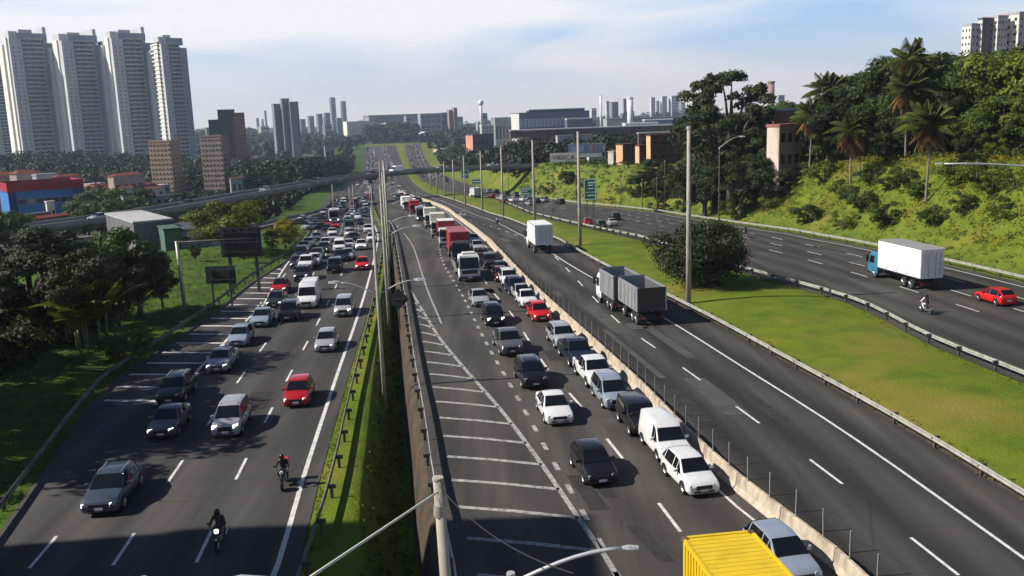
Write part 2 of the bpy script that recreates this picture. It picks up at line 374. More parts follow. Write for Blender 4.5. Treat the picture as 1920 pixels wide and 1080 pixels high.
# ramp chevrons
mk = MB()
fBH = spl([(770,545),(800,595),(825,635),(870,690),(940,770),(1015,870),(1090,980),(1155,1078)], near=[(-20,9.5)])
solid(mk, fBH, 18, 99, .26)
fBV = spl([(830,612),(800,540),(770,455),(745,422)])
solid(mk, fBV, 81, 170, .17); 
strip(mk, [G(747,422)[:2], G(737,440)[:2]], .2)
y = 31.0
while y < 92:
    x0 = fBL(y)+.9; x1 = fBH(y-1.7)
    if x1-x0 > .5: strip(mk, [(x0, y), ((x0+x1)/2, y-.75), (x1, y-1.7)], .3)
    y += 3.36
link('ramp_hatching', mk.mesh('ramp_hatching'), None, M_paint2, kind='structure')
mk = MB()
fAH = spl([(350,718),(387,677),(463,600),(493,573),(520,523),(547,483),(583,443)], near=[(40,-23.2)])
solid(mk, fAH, 66, 190, .24)
y = 60.5
while y < 128:
    x1 = fAH(y) if y > 64 else fAH(64); x0 = fAL(y)+.7
    if x1-x0 > .6: strip(mk, [(x0, y+.25), (x1, y-.45)], .36)
    y += 3.3
strip(mk, [(-24.1, 66), (-23.2, 60)], .22)
link('shoulder_hatching', mk.mesh('shoulder_hatching'), None, M_paint, kind='structure')
# repairs: darker tar patches, thin tar joints, a few pale scars
M_patch = noisy('tar_patch', (.022, .020, .019), (.034, .031, .028), scale=1.2, rough=.9)
M_scar = noisy('pale_repair', (.075, .068, .060), (.050, .045, .040), scale=.8, rough=.9)
random.seed(31)
for nm, mm_, n_, ww, ll in (('tar_patch', M_patch, 34, (.5, 1.7), (1.2, 9)), ('pale_repair', M_scar, 26, (.4, 1.6), (2, 16)), ('tar_joint', M_patch, 26, (2.5, 7), (.05, .12))):
    mk = MB()
    for _ in range(n_):
        f, lo_, hi_ = random.choice([(fAR, -14, -1.5), (fBAR, -9, -1.5), (fBAR, 1.5, 8.5), (fDR, -15, -2.5)])
        y = random.uniform(26, 150); o = random.uniform(lo_, hi_-ww[1]); a = random.uniform(*ww); b = random.uniform(*ll); P = []
        for yy in (y, y+b*.5, y+b): P.append(((f(yy)+o+random.uniform(-.04, .04), yy), (f(yy)+o+a+random.uniform(-.04, .04), yy+random.uniform(-.03, .03))))
        z = lambda q: gz(q[1])+.0235
        for (p0, p1), (p2, p3) in zip(P, P[1:]): mk.face([(*p0, z(p0)), (*p1, z(p1)), (*p3, z(p3)), (*p2, z(p2))])
    link(nm, mk.mesh(nm), None, mm_, kind='structure')
# ------------------------------------------------------------------ guardrails
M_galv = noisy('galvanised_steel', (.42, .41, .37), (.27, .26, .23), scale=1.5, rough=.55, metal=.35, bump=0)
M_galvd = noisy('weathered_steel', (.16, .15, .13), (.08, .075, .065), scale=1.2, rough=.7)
M_postd = mat('dark_post_steel', (.06, .055, .05), .75)
PROFW = [(0, .46), (.05, .50), (.05, .56), (0, .615), (.05, .67), (.05, .73), (0, .77), (-.02, .77), (.02, .73), (.02, .67), (-.03, .615), (.02, .56), (.02, .50), (-.02, .46)]
def guardrail(f, y0, y1, side, label, m=M_galv, mp=M_postd, pitch=4.0, blk=True, lift=0, wide=1.0, height=.78):
    root = thing('guardrail', label, 'guardrail', (f(y0), y0, gz(y0)), group='guardrails along the carriageways')
    ys = sorted(set([y0, y1]+frange(y0, min(y1, 200), 4)+[v for v in YS if max(y0, 200) <= v < y1]))
    b = MB(); rings = []
    for i, y in enumerate(ys):
        p = Vector((f(y), y, gz(y)+lift)); q = Vector((f(y+.5)-f(y-.5), 1)).normalized(); n = Vector((q.y, -q.x, 0))*side
        rings.append([p-root.location+n*a*wide+Vector((0, 0, z*height/.78)) for a, z in PROFW])
    b.ring_loft(rings, closed=True)
    link('rail_beam', b.mesh('rail_beam'), root, m)
    pm = MB().box(-.07, .07, -.055, .055, -.1, height-.05)
    if blk: pm.box(-.22, .22, -.05, .05, height-.28, height-.06)
    pm = pm.mesh('rail_post'); pm.materials.append(mp)
    k = 0; y = y0+.5
    while y < y1:
        step = pitch if y < 160 else pitch*2.5
        o = link('rail_post', pm, root); x = f(y)
        o.location = Vector((x, y, gz(y)+lift))-root.location + Vector((-side*.17, 0, 0)); o.rotation_euler = (0, 0, math.atan2(-(f(y+.5)-f(y-.5)), 1)); y += step; k += 1
    return root
fGA = spl([(585,1040),(625,905),(655,765),(690,620),(705,550),(715,490)], near=[(-20,-6.5)], far=[(180,-24),(225,-33.6)])
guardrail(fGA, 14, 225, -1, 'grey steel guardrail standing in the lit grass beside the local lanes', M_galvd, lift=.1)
guardrail(plus(fBL, -.05), 14, 235, 1, 'pale steel guardrail on the brown verge left of the hatched ramp', M_galv)
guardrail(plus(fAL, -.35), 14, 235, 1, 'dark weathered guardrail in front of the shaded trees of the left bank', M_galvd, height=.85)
guardrail(plus(fCR, .15), 14, 330, -1, 'bright steel guardrail between the express lanes and the mown median', M_galv)
guardrail(fDL, 20, 300, 1, 'steel guardrail between the mown median and the outbound lanes', M_galv, mp=M_postd)
guardrail(plus(fDR, .1), 30, 330, -1, 'steel guardrail at the foot of the scrubby embankment', M_galv)
# ------------------------------------------------------------------ concrete barrier
M_conc = noisy('barrier_concrete', (.50, .43, .33), (.30, .25, .19), scale=1.3, rough=.9, c3=(.14, .11, .09), scale2=.8, bump=.3, bscale=8, stretch=(1, 1, .35))
M_rod = mat('fence_rod_steel', (.30, .29, .28), .5, .4)
bar = thing('concrete_barrier', 'cream concrete barrier with upright rods between jammed and free lanes', 'barrier', (fBAR(14), 14, 0))
bl = MB(); bl.ring_loft([[(-.30, y, 0), (.30, y, 0), (.30, y, .08), (.15, y, .30), (.09, y, .86), (-.09, y, .86), (-.15, y, .30), (-.30, y, .08)] for y in (.03, 3.97)])
blk = bev(bl.mesh('barrier_block'), .02, 1); blk.materials.append(M_conc)
rod = MB().box(-.028, .028, -.028, .028, 0, 1.25).mesh('screen_post'); rod.materials.append(M_rod)
slot = MB(); slot.box(-.02, .02, -.12, .12, 0, .1)
y = 14.0; k = 0
while y < 392:
    x0, x1 = fBAR(y), fBAR(y+4); a = math.atan2(-(x1-x0), 4); ln = math.hypot(x1-x0, 4)
    o = link('barrier_block', blk, bar); o.location = Vector((x0, y, gz(y)))-bar.location; o.rotation_euler = (math.atan2(gz(y+4)-gz(y), 4), 0, a); o.scale = (1, ln/4, 1)
    if y < 250:
        for q in (1.0, 3.0):
            o = link('screen_post', rod, bar); o.location = Vector((fBAR(y+q), y+q, gz(y+q)+.84))-bar.location; o.rotation_euler = (R(random.uniform(-2, 2)), R(random.uniform(-2, 2)), a)
    y += 4; k += 1
# ------------------------------------------------------------------ vehicles
def paint_mat():
    m = bpy.data.materials.new('car_paint'); m.use_nodes = True; t = m.node_tree; b = t.nodes['Principled BSDF']
    oi = N(t, 'ShaderNodeObjectInfo'); n = N(t, 'ShaderNodeTexNoise'); n.inputs['Scale'].default_value = 1.3; n.inputs['Detail'].default_value = 6
    tcn = N(t, 'ShaderNodeTexCoord'); L_(t, tcn.outputs['Object'], n.inputs['Vector'])
    mr = N(t, 'ShaderNodeMapRange'); mr.inputs[1].default_value = .3; mr.inputs[2].default_value = .75; mr.inputs[3].default_value = 1.0; mr.inputs[4].default_value = .78; L_(t, n.outputs[0], mr.inputs[0])
    vm = N(t, 'ShaderNodeVectorMath', operation='SCALE'); L_(t, oi.outputs['Color'], vm.inputs[0]); L_(t, mr.outputs[0], vm.inputs['Scale'])
    L_(t, vm.outputs[0], b.inputs['Base Color']); b.inputs['Roughness'].default_value = .32; b.inputs['Metallic'].default_value = .15
    b.inputs['Coat Weight'].default_value = .5; b.inputs['Coat Roughness'].default_value = .08
    return m
M_car = paint_mat()
M_glass = mat('tinted_glass', (.006, .007, .009), .06, spec=.45)
M_tyre = mat('tyre_rubber', (.012, .012, .012), .85)
M_rim = mat('wheel_rim_alloy', (.35, .35, .36), .35, .7)
M_black = mat('black_plastic', (.014, .014, .015), .5)
M_lampoff = mat('headlight_lens', (.55, .57, .6), .12, spec=.8)
M_lampon = mat('lit_headlight', (1.0, .97, .9), .3, emit=2.6)
M_tail = mat('tail_light_lens', (.35, .01, .01), .2)
M_plate = mat('number_plate', (.55, .56, .58), .5)
M_chrome = mat('bright_trim', (.6, .6, .62), .2, .9)
SLOTS = [M_car, M_glass, M_tyre, M_rim, M_black, M_lampoff, M_tail, M_plate, M_chrome]
def plate(pts, inset=.06, off=.012, th=.012):
    """thin panel inside the polygon pts, standing off to the side its normal points"""
    P = [Vector(p) for p in pts]; c = sum(P, Vector())/len(P)
    n = Vector()
    for i in range(len(P)): n += (P[i]-c).cross(P[(i+1) % len(P)]-c)
    n.normalize()
    Q = [p+(c-p).normalized()*min(inset, (c-p).length*.6)+n*off for p in P]
    mb = MB(); mb.ring_loft([[q-n*th*2 for q in Q], Q]); return mb
def out_(pts, ref=(0, 0, .7)):
    P = [Vector(p) for p in pts]; c = sum(P, Vector())/len(P); n = Vector()
    for i in range(len(P)): n += (P[i]-c).cross(P[(i+1) % len(P)]-c)
    return pts if n.dot(c-Vector(ref)) > 0 else list(reversed(pts))
def wheel_mesh(r, w_):
    a = MB(); n = 20
    prof = [(r*.62, w_*.5), (r*.93, w_*.5), (r, w_*.32), (r, -w_*.32), (r*.93, -w_*.5), (r*.62, -w_*.5)]
    a.ring_loft([[(x, q*math.cos(t), q*math.sin(t)) for t in [2*math.pi*j/n for j in range(n)]] for q, x in prof], cap=True)
    t_ = a.mesh('tyre', True)
    b = MB()
    b.ring_loft([[(sg*w_*.49, q*math.cos(t), q*math.sin(t)) for t in [2*math.pi*j/n for j in range(n)]] for q, sg in ((r*.60, -1.02), (r*.60, 1.02))])
    for k in range(5):
        t = 2*math.pi*k/5
        for s in (-1, 1):
            c, d = math.cos(t), math.sin(t)
            b.tube([(s*w_*.52, 0, 0), (s*w_*.52, c*r*.56, d*r*.56)], r*.085, 4)
    return t_, b.mesh('rim')
class Style: pass
STY = {}
def car_style(name, L, W, H, st, belt, wb=(.19, .81), wr=.31, roofw=.74, clear=.2, glassidx=None, pill=None, rack=False, bed=None, boxy=False, spare=False):
    """st: stations (fraction of length from the nose, top height, roof-edge width factor)"""
    S = Style(); S.L, S.W, S.H, S.name = L, W, H, name; hw = W/2
    Y = lambda s: (s-.5)*L
    rings = []; edge = []; bel = []
    for i, (s, zt, wf) in enumerate(st):
        bz = min(belt(s), zt-.02)
        nar = 1.0-(.16 if s < .01 else .05 if s < .06 else 0)-(.12 if s > .99 else .04 if s > .94 else 0)
        zb = clear+(.10 if s < .02 or s > .98 else 0)
        w_ = hw*nar; wt = w_*wf
        half = [(w_*.86, zb), (w_, zb+.16), (w_*1.0, zb+(bz-zb)*.62), (w_*.965, bz), (wt, zt-.015), (wt*.55, zt+.012)]
        rings.append([(x, Y(s), z) for x, z in half]+[(-x, Y(s), z) for x, z in reversed(half)])
        edge.append(Vector((wt, Y(s), zt-.015))); bel.append(Vector((w_*.965, Y(s), bz)))
    mb = MB(); mb.ring_loft(rings)
    S.body = bev(mb.mesh(name+'_body'), .035 if not boxy else .02, 2, 28)
    for p in S.body.polygons: p.use_smooth = True
    P = []   # (part name, MB or mesh, slot, loc)
    mir = lambda v: Vector((-v.x, v.y, v.z))
    g = glassidx      # indices: windscreen base, roof start, (pillars...), roof end, rear base
    a, b = g[0], g[1]
    P.append(('windscreen', plate(out_([edge[a], edge[b], mir(edge[b]), mir(edge[a])]), .05, .055), 1, None))
    c, d = g[-2], g[-1]
    if d != c: P.append(('rear_window', plate(out_([edge[c], edge[d], mir(edge[d]), mir(edge[c])]), .08, .055), 1, None))
    segs = list(zip(g, g[1:])) if pill is None else pill
    for (i, j) in segs:
        for sgn in (1, -1):
            q = [bel[i], bel[j], edge[j], edge[i]]
            if (edge[i]-bel[i]).length < .12: q = [bel[i], bel[j], edge[j]]
            if (edge[j]-bel[j]).length < .12: q = [bel[i], bel[j], edge[i]]
            if sgn < 0: q = [mir(v) for v in q]
            P.append(('side_window', plate(out_(q), .055, .012), 1, None))
    zf = st[1][1]
    for sgn in (1, -1):
        q = MB(); x0, x1 = sorted((sgn*hw*.55, sgn*hw*.86)); z1 = clear+.48*(1 if H < 1.65 else 1.25)
        q.hexa([(x0, -L/2-.005, z1-.16), (x1, -L/2+.10, z1-.15), (x1, -L/2+.3, z1-.1), (x0, -L/2+.3, z1-.1), (x0, -L/2+.02, z1), (x1, -L/2+.16, z1+.03), (x1, -L/2+.3, z1+.03), (x0, -L/2+.3, z1)])
        P.append(('headlight', q, 5, None))
        q = MB(); x0, x1 = sorted((sgn*hw*.62, sgn*hw*.88)); zt = belt(.97)-.10
        q.box(x0, x1, L/2-.14, L/2-.01, zt-.26, zt-.06); P.append(('tail_light', q, 6, None))
        q = MB(); yb = edge[g[0]].y+.35; zb2 = bel[g[0]].z+.06; x0, x1 = sorted((sgn*(hw-.03), sgn*(hw+.2)))
        q.hexa([(x0, yb, zb2), (x1, yb+.05, zb2), (x1, yb+.15, zb2), (x0, yb+.15, zb2), (x0, yb, zb2+.13), (x1, yb+.05, zb2+.16), (x1, yb+.15, zb2+.16), (x0, yb+.15, zb2+.13)])
        P.append(('wing_mirror', q, 0, None))
    q = MB(); zg = clear+.22; q.box(-hw*.48, hw*.48, -L/2-.012, -L/2+.1, zg+.03, zg+.22 if H < 1.65 else zg+.32); P.append(('grille', q, 4, None))
    q = MB(); q.box(-hw*.6, hw*.6, -L/2-.01, -L/2+.1, clear+.09, clear+.19); P.append(('bumper_intake', q, 4, None))
    q = MB(); q.box(-.2, .2, -L/2-.03, -L/2, clear+.14, clear+.27); P.append(('number_plate', q, 7, None))
    q = MB(); q.box(-.2, .2, L/2-.02, L/2+.02, clear+.3, clear+.43); P.append(('number_plate', q, 7, None))
    if rack:
        for sgn in (1, -1):
            q = MB(); z = st[g[1]][1]+.07; q.tube([(sgn*hw*.6, edge[g[1]].y+.1, z-.06), (sgn*hw*.6, edge[g[1]].y+.25, z), (sgn*hw*.6, edge[g[-2]].y-.25, z), (sgn*hw*.6, edge[g[-2]].y-.1, z-.06)], .025, 6)
            P.append(('roof_rail', q, 8, None))
    if bed:
        q = MB(); y0, y1, z = Y(bed[0]), Y(bed[1]), bed[2]; q.box(-hw*.8, hw*.8, y0, y1, z, z+.035); P.append(('bed_liner', q, 4, None))
    if spare:
        q = MB(); q.ring_loft([[(.33*math.cos(t), yy, .95+.33*math.sin(t)) for t in [j*math.pi/8 for j in range(16)]] for yy in (L/2-.02, L/2+.18)]); P.append(('spare_wheel', q, 2, None))
    S.parts = []
    for n_, q, sl, _ in P:
        me_ = fixn(q.mesh(name+'_'+n_)); me_.materials.append(SLOTS[sl]); S.parts.append((n_, me_, sl))
    S.body.materials.append(M_car)
    ty, rm = wheel_mesh(wr, .22); ty.materials.append(M_tyre); rm.materials.append(M_rim); S.ty, S.rm = ty, rm
    arch = MB(); arch.ring_loft([[(x, (wr+.07)*math.cos(t), (wr+.07)*math.sin(t)) for t in [math.pi*j/12 for j in range(13)]] for x in (-.02, .02)]); S.arch = fixn(arch.mesh(name+'_wheel_arch')); S.arch.materials.append(M_black)
    S.wheels = [(sx*(hw-.105), Y(f), wr) for f in wb for sx in (-1, 1)]
    # joined, lighter version for the far traffic
    jb = bmesh.new()
    def add(me_, slot, mtx=None):
        n0 = len(jb.faces); t = me_.copy()
        if mtx is not None: t.transform(mtx)
        jb.from_mesh(t); jb.faces.ensure_lookup_table()
        for fc in jb.faces[n0:]: fc.material_index = slot
        bpy.data.meshes.remove(t)
    lb = fixn(MB_from(rings).mesh('x')); add(lb, 0)
    for n_, me_, sl in S.parts:
        if n_ in ('windscreen', 'rear_window', 'side_window', 'headlight', 'tail_light', 'grille', 'bed_liner'): add(me_, sl)
    wl = MB(); wl.ring_loft([[(x, wr*math.cos(t), wr*math.sin(t)) for t in [2*math.pi*j/10 for j in range(10)]] for x in (-.12, .12)])
    wm = fixn(wl.mesh('y'))
    for x, y, z in S.wheels: add(wm, 2, Matrix.Translation((x, y, z)))
    S.far = bpy.data.meshes.new('far_'+name); jb.to_mesh(S.far); jb.free()
    for m_ in SLOTS[:9]: S.far.materials.append(m_)
    STY[name] = S
    return S
def MB_from(rings): q = MB(); q.ring_loft(rings); return q
car_style('sedan', 4.4, 1.74, 1.47, [(0,.58,.8),(.02,.66,.86),(.07,.76,.9),(.27,.93,.88),(.43,1.40,.70),(.53,1.46,.70),(.68,1.42,.69),(.84,1.05,.78),(.95,1.02,.84),(1,.9,.8)], lambda s: .80+.12*s if s > .1 else .7, glassidx=(3,4,5,6,7), clear=.19)
car_style('hatchback', 3.9, 1.70, 1.50, [(0,.58,.8),(.02,.68,.86),(.08,.80,.9),(.25,.96,.88),(.43,1.43,.71),(.55,1.49,.71),(.84,1.45,.69),(.96,1.08,.80),(1,.85,.85)], lambda s: .82+.12*s if s > .1 else .7, glassidx=(3,4,5,6,7), clear=.19)
car_style('crossover', 4.4, 1.82, 1.66, [(0,.75,.8),(.02,.86,.86),(.06,.96,.9),(.24,1.08,.9),(.39,1.58,.75),(.5,1.65,.75),(.86,1.60,.72),(.965,1.15,.82),(1,.95,.85)], lambda s: .94+.1*s if s > .1 else .85, glassidx=(3,4,5,6,7), clear=.26, wr=.35, rack=True)
car_style('sleek_crossover', 4.6, 1.88, 1.58, [(0,.62,.78),(.02,.76,.84),(.07,.88,.88),(.26,1.00,.88),(.42,1.50,.70),(.54,1.57,.70),(.80,1.47,.66),(.95,1.12,.78),(1,.92,.82)], lambda s: .90+.12*s if s > .1 else .75, glassidx=(3,4,5,6,7), clear=.23, wr=.36, rack=True)
car_style('minivan', 4.3, 1.75, 1.68, [(0,.62,.8),(.02,.74,.86),(.08,.88,.9),(.2,1.02,.9),(.38,1.58,.76),(.5,1.68,.77),(.88,1.65,.75),(.975,1.1,.84),(1,.9,.86)], lambda s: .88+.1*s if s > .1 else .78, glassidx=(3,4,5,6,7), clear=.2, rack=True)
car_style('jeep', 4.0, 1.75, 1.72, [(0,.9,.86),(.015,1.0,.9),(.05,1.05,.92),(.30,1.08,.92),(.36,1.66,.84),(.5,1.72,.84),(.95,1.68,.83),(.985,1.1,.9),(1,.95,.9)], lambda s: 1.0, glassidx=(3,4,5,6,7), clear=.3, wr=.36, boxy=True, spare=True)
car_style('pickup', 5.2, 1.86, 1.78, [(0,.85,.84),(.02,.98,.88),(.05,1.06,.9),(.23,1.15,.9),(.35,1.70,.76),(.45,1.77,.76),(.60,1.74,.75),(.645,1.14,.88),(.66,1.12,.92),(.97,1.13,.93),(1,1.08,.9)], lambda s: 1.06, glassidx=(3,4,5,6,7), clear=.3, wr=.38, bed=(.68, .97, 1.13))
car_style('small_pickup', 4.4, 1.68, 1.55, [(0,.62,.82),(.02,.72,.88),(.07,.84,.9),(.26,.96,.9),(.41,1.48,.73),(.48,1.54,.73),(.56,1.52,.72),(.61,1.02,.86),(.63,1.0,.92),(.97,1.0,.93),(1,.95,.9)], lambda s: .9, glassidx=(3,4,5,6,7), clear=.22, wr=.31, bed=(.65, .97, .99))
car_style('panel_van', 4.3, 1.76, 1.86, [(0,.62,.82),(.02,.76,.88),(.08,.92,.9),(.2,1.06,.9),(.34,1.62,.78),(.42,1.82,.8),(.98,1.84,.8),(1,1.0,.88)], lambda s: .95, glassidx=(3,4,5,5), pill=[(3,4),(4,5)], clear=.2, wr=.31, boxy=True)
car_style('high_van', 5.6, 2.0, 2.45, [(0,.8,.82),(.02,.95,.88),(.07,1.12,.9),(.16,1.25,.9),(.27,2.05,.82),(.33,2.4,.82),(.98,2.42,.82),(1,1.2,.9)], lambda s: 1.2, glassidx=(3,4,5,5), pill=[(3,4)], clear=.25, wr=.35, boxy=True)
C = dict(white=(.78,.78,.77), silver=(.36,.37,.39), blue_silver=(.27,.32,.40), grey=(.10,.105,.115), dark=(.025,.027,.03), black=(.009,.009,.010), navy=(.012,.018,.04), red=(.42,.010,.014), maroon=(.11,.008,.012), green=(.012,.05,.035), cream=(.6,.54,.38), slate=(.045,.065,.085), bright_red=(.62,.012,.012))
ROADF = dict(A=fAR, B=fBAR, C=fBAR, D=fDR)
protos = {}
def car_proto(sty, lit):
    S = STY[sty]
    root = bpy.data.objects.new(sty, None); kids = []
    def add(n_, me_, parent=root, loc=None):
        o = bpy.data.objects.new(n_, me_); o.parent = parent
        if loc is not None: o.location = loc
        return o
    return S
def build_car(sty, loc, rz, rx, colr, label, group, lit=False, far=False):
    S = STY[sty]; nm = {'sleek_crossover': 'crossover', 'high_van': 'van', 'panel_van': 'van', 'small_pickup': 'pickup'}.get(sty, sty)
    c4 = (*C[colr], 1)
    cat = {'pickup': 'pickup truck', 'van': 'van'}.get(nm, 'car')
    if far:
        o = thing(nm, label, cat, loc, rz, group, S.far); o.rotation_euler = (rx, 0, rz); o.color = c4; return o
    root = thing(nm, label, cat, loc, rz, group); root.rotation_euler = (rx, 0, rz)
    o = link('body', S.body, root); o.color = c4
    for n_, me_, sl in S.parts:
        if lit and n_ == 'headlight':
            key = me_.name+'_lit'
            if key not in bpy.data.meshes:
                m2 = me_.copy(); m2.name = key; m2.materials.clear(); m2.materials.append(M_lampon)
            me_ = bpy.data.meshes[key]
        o = link(n_, me_, root); o.color = c4
    for x, y, z in S.wheels:
        wv = link('wheel', S.ty, root); wv.location = (x, y, z)
        link('rim', S.rm, wv)
        a = link('wheel_arch', S.arch, root); a.location = (math.copysign(S.W/2-.004, x), y, z)
    return root
def pose(px, py, rd, L, z=None):
    p = G(px, py); f = ROADF[rd]; y = p.y
    y2 = y+L/2
    sl = (f(y2+3)-f(y2-3))/6; th = math.atan2(-sl, 1); t = Vector((-math.sin(th), math.cos(th)))
    c = Vector((p.x+t.x*L/2, p.y+t.y*L/2)); zz = gz(c.y)+.03; rx = math.atan((gz(c.y+3)-gz(c.y-3))/6)
    if rd in 'CD': return Vector((c.x, c.y, zz)), th+math.pi, -rx
    return Vector((c.x, c.y, zz)), th, rx
GA, GB, GC, GD = 'cars on the local lanes', 'cars in the jammed main lanes', 'vehicles on the free express lanes', 'vehicles on the outbound lanes'
GRP = dict(A=GA, B=GB, C=GC, D=GD)
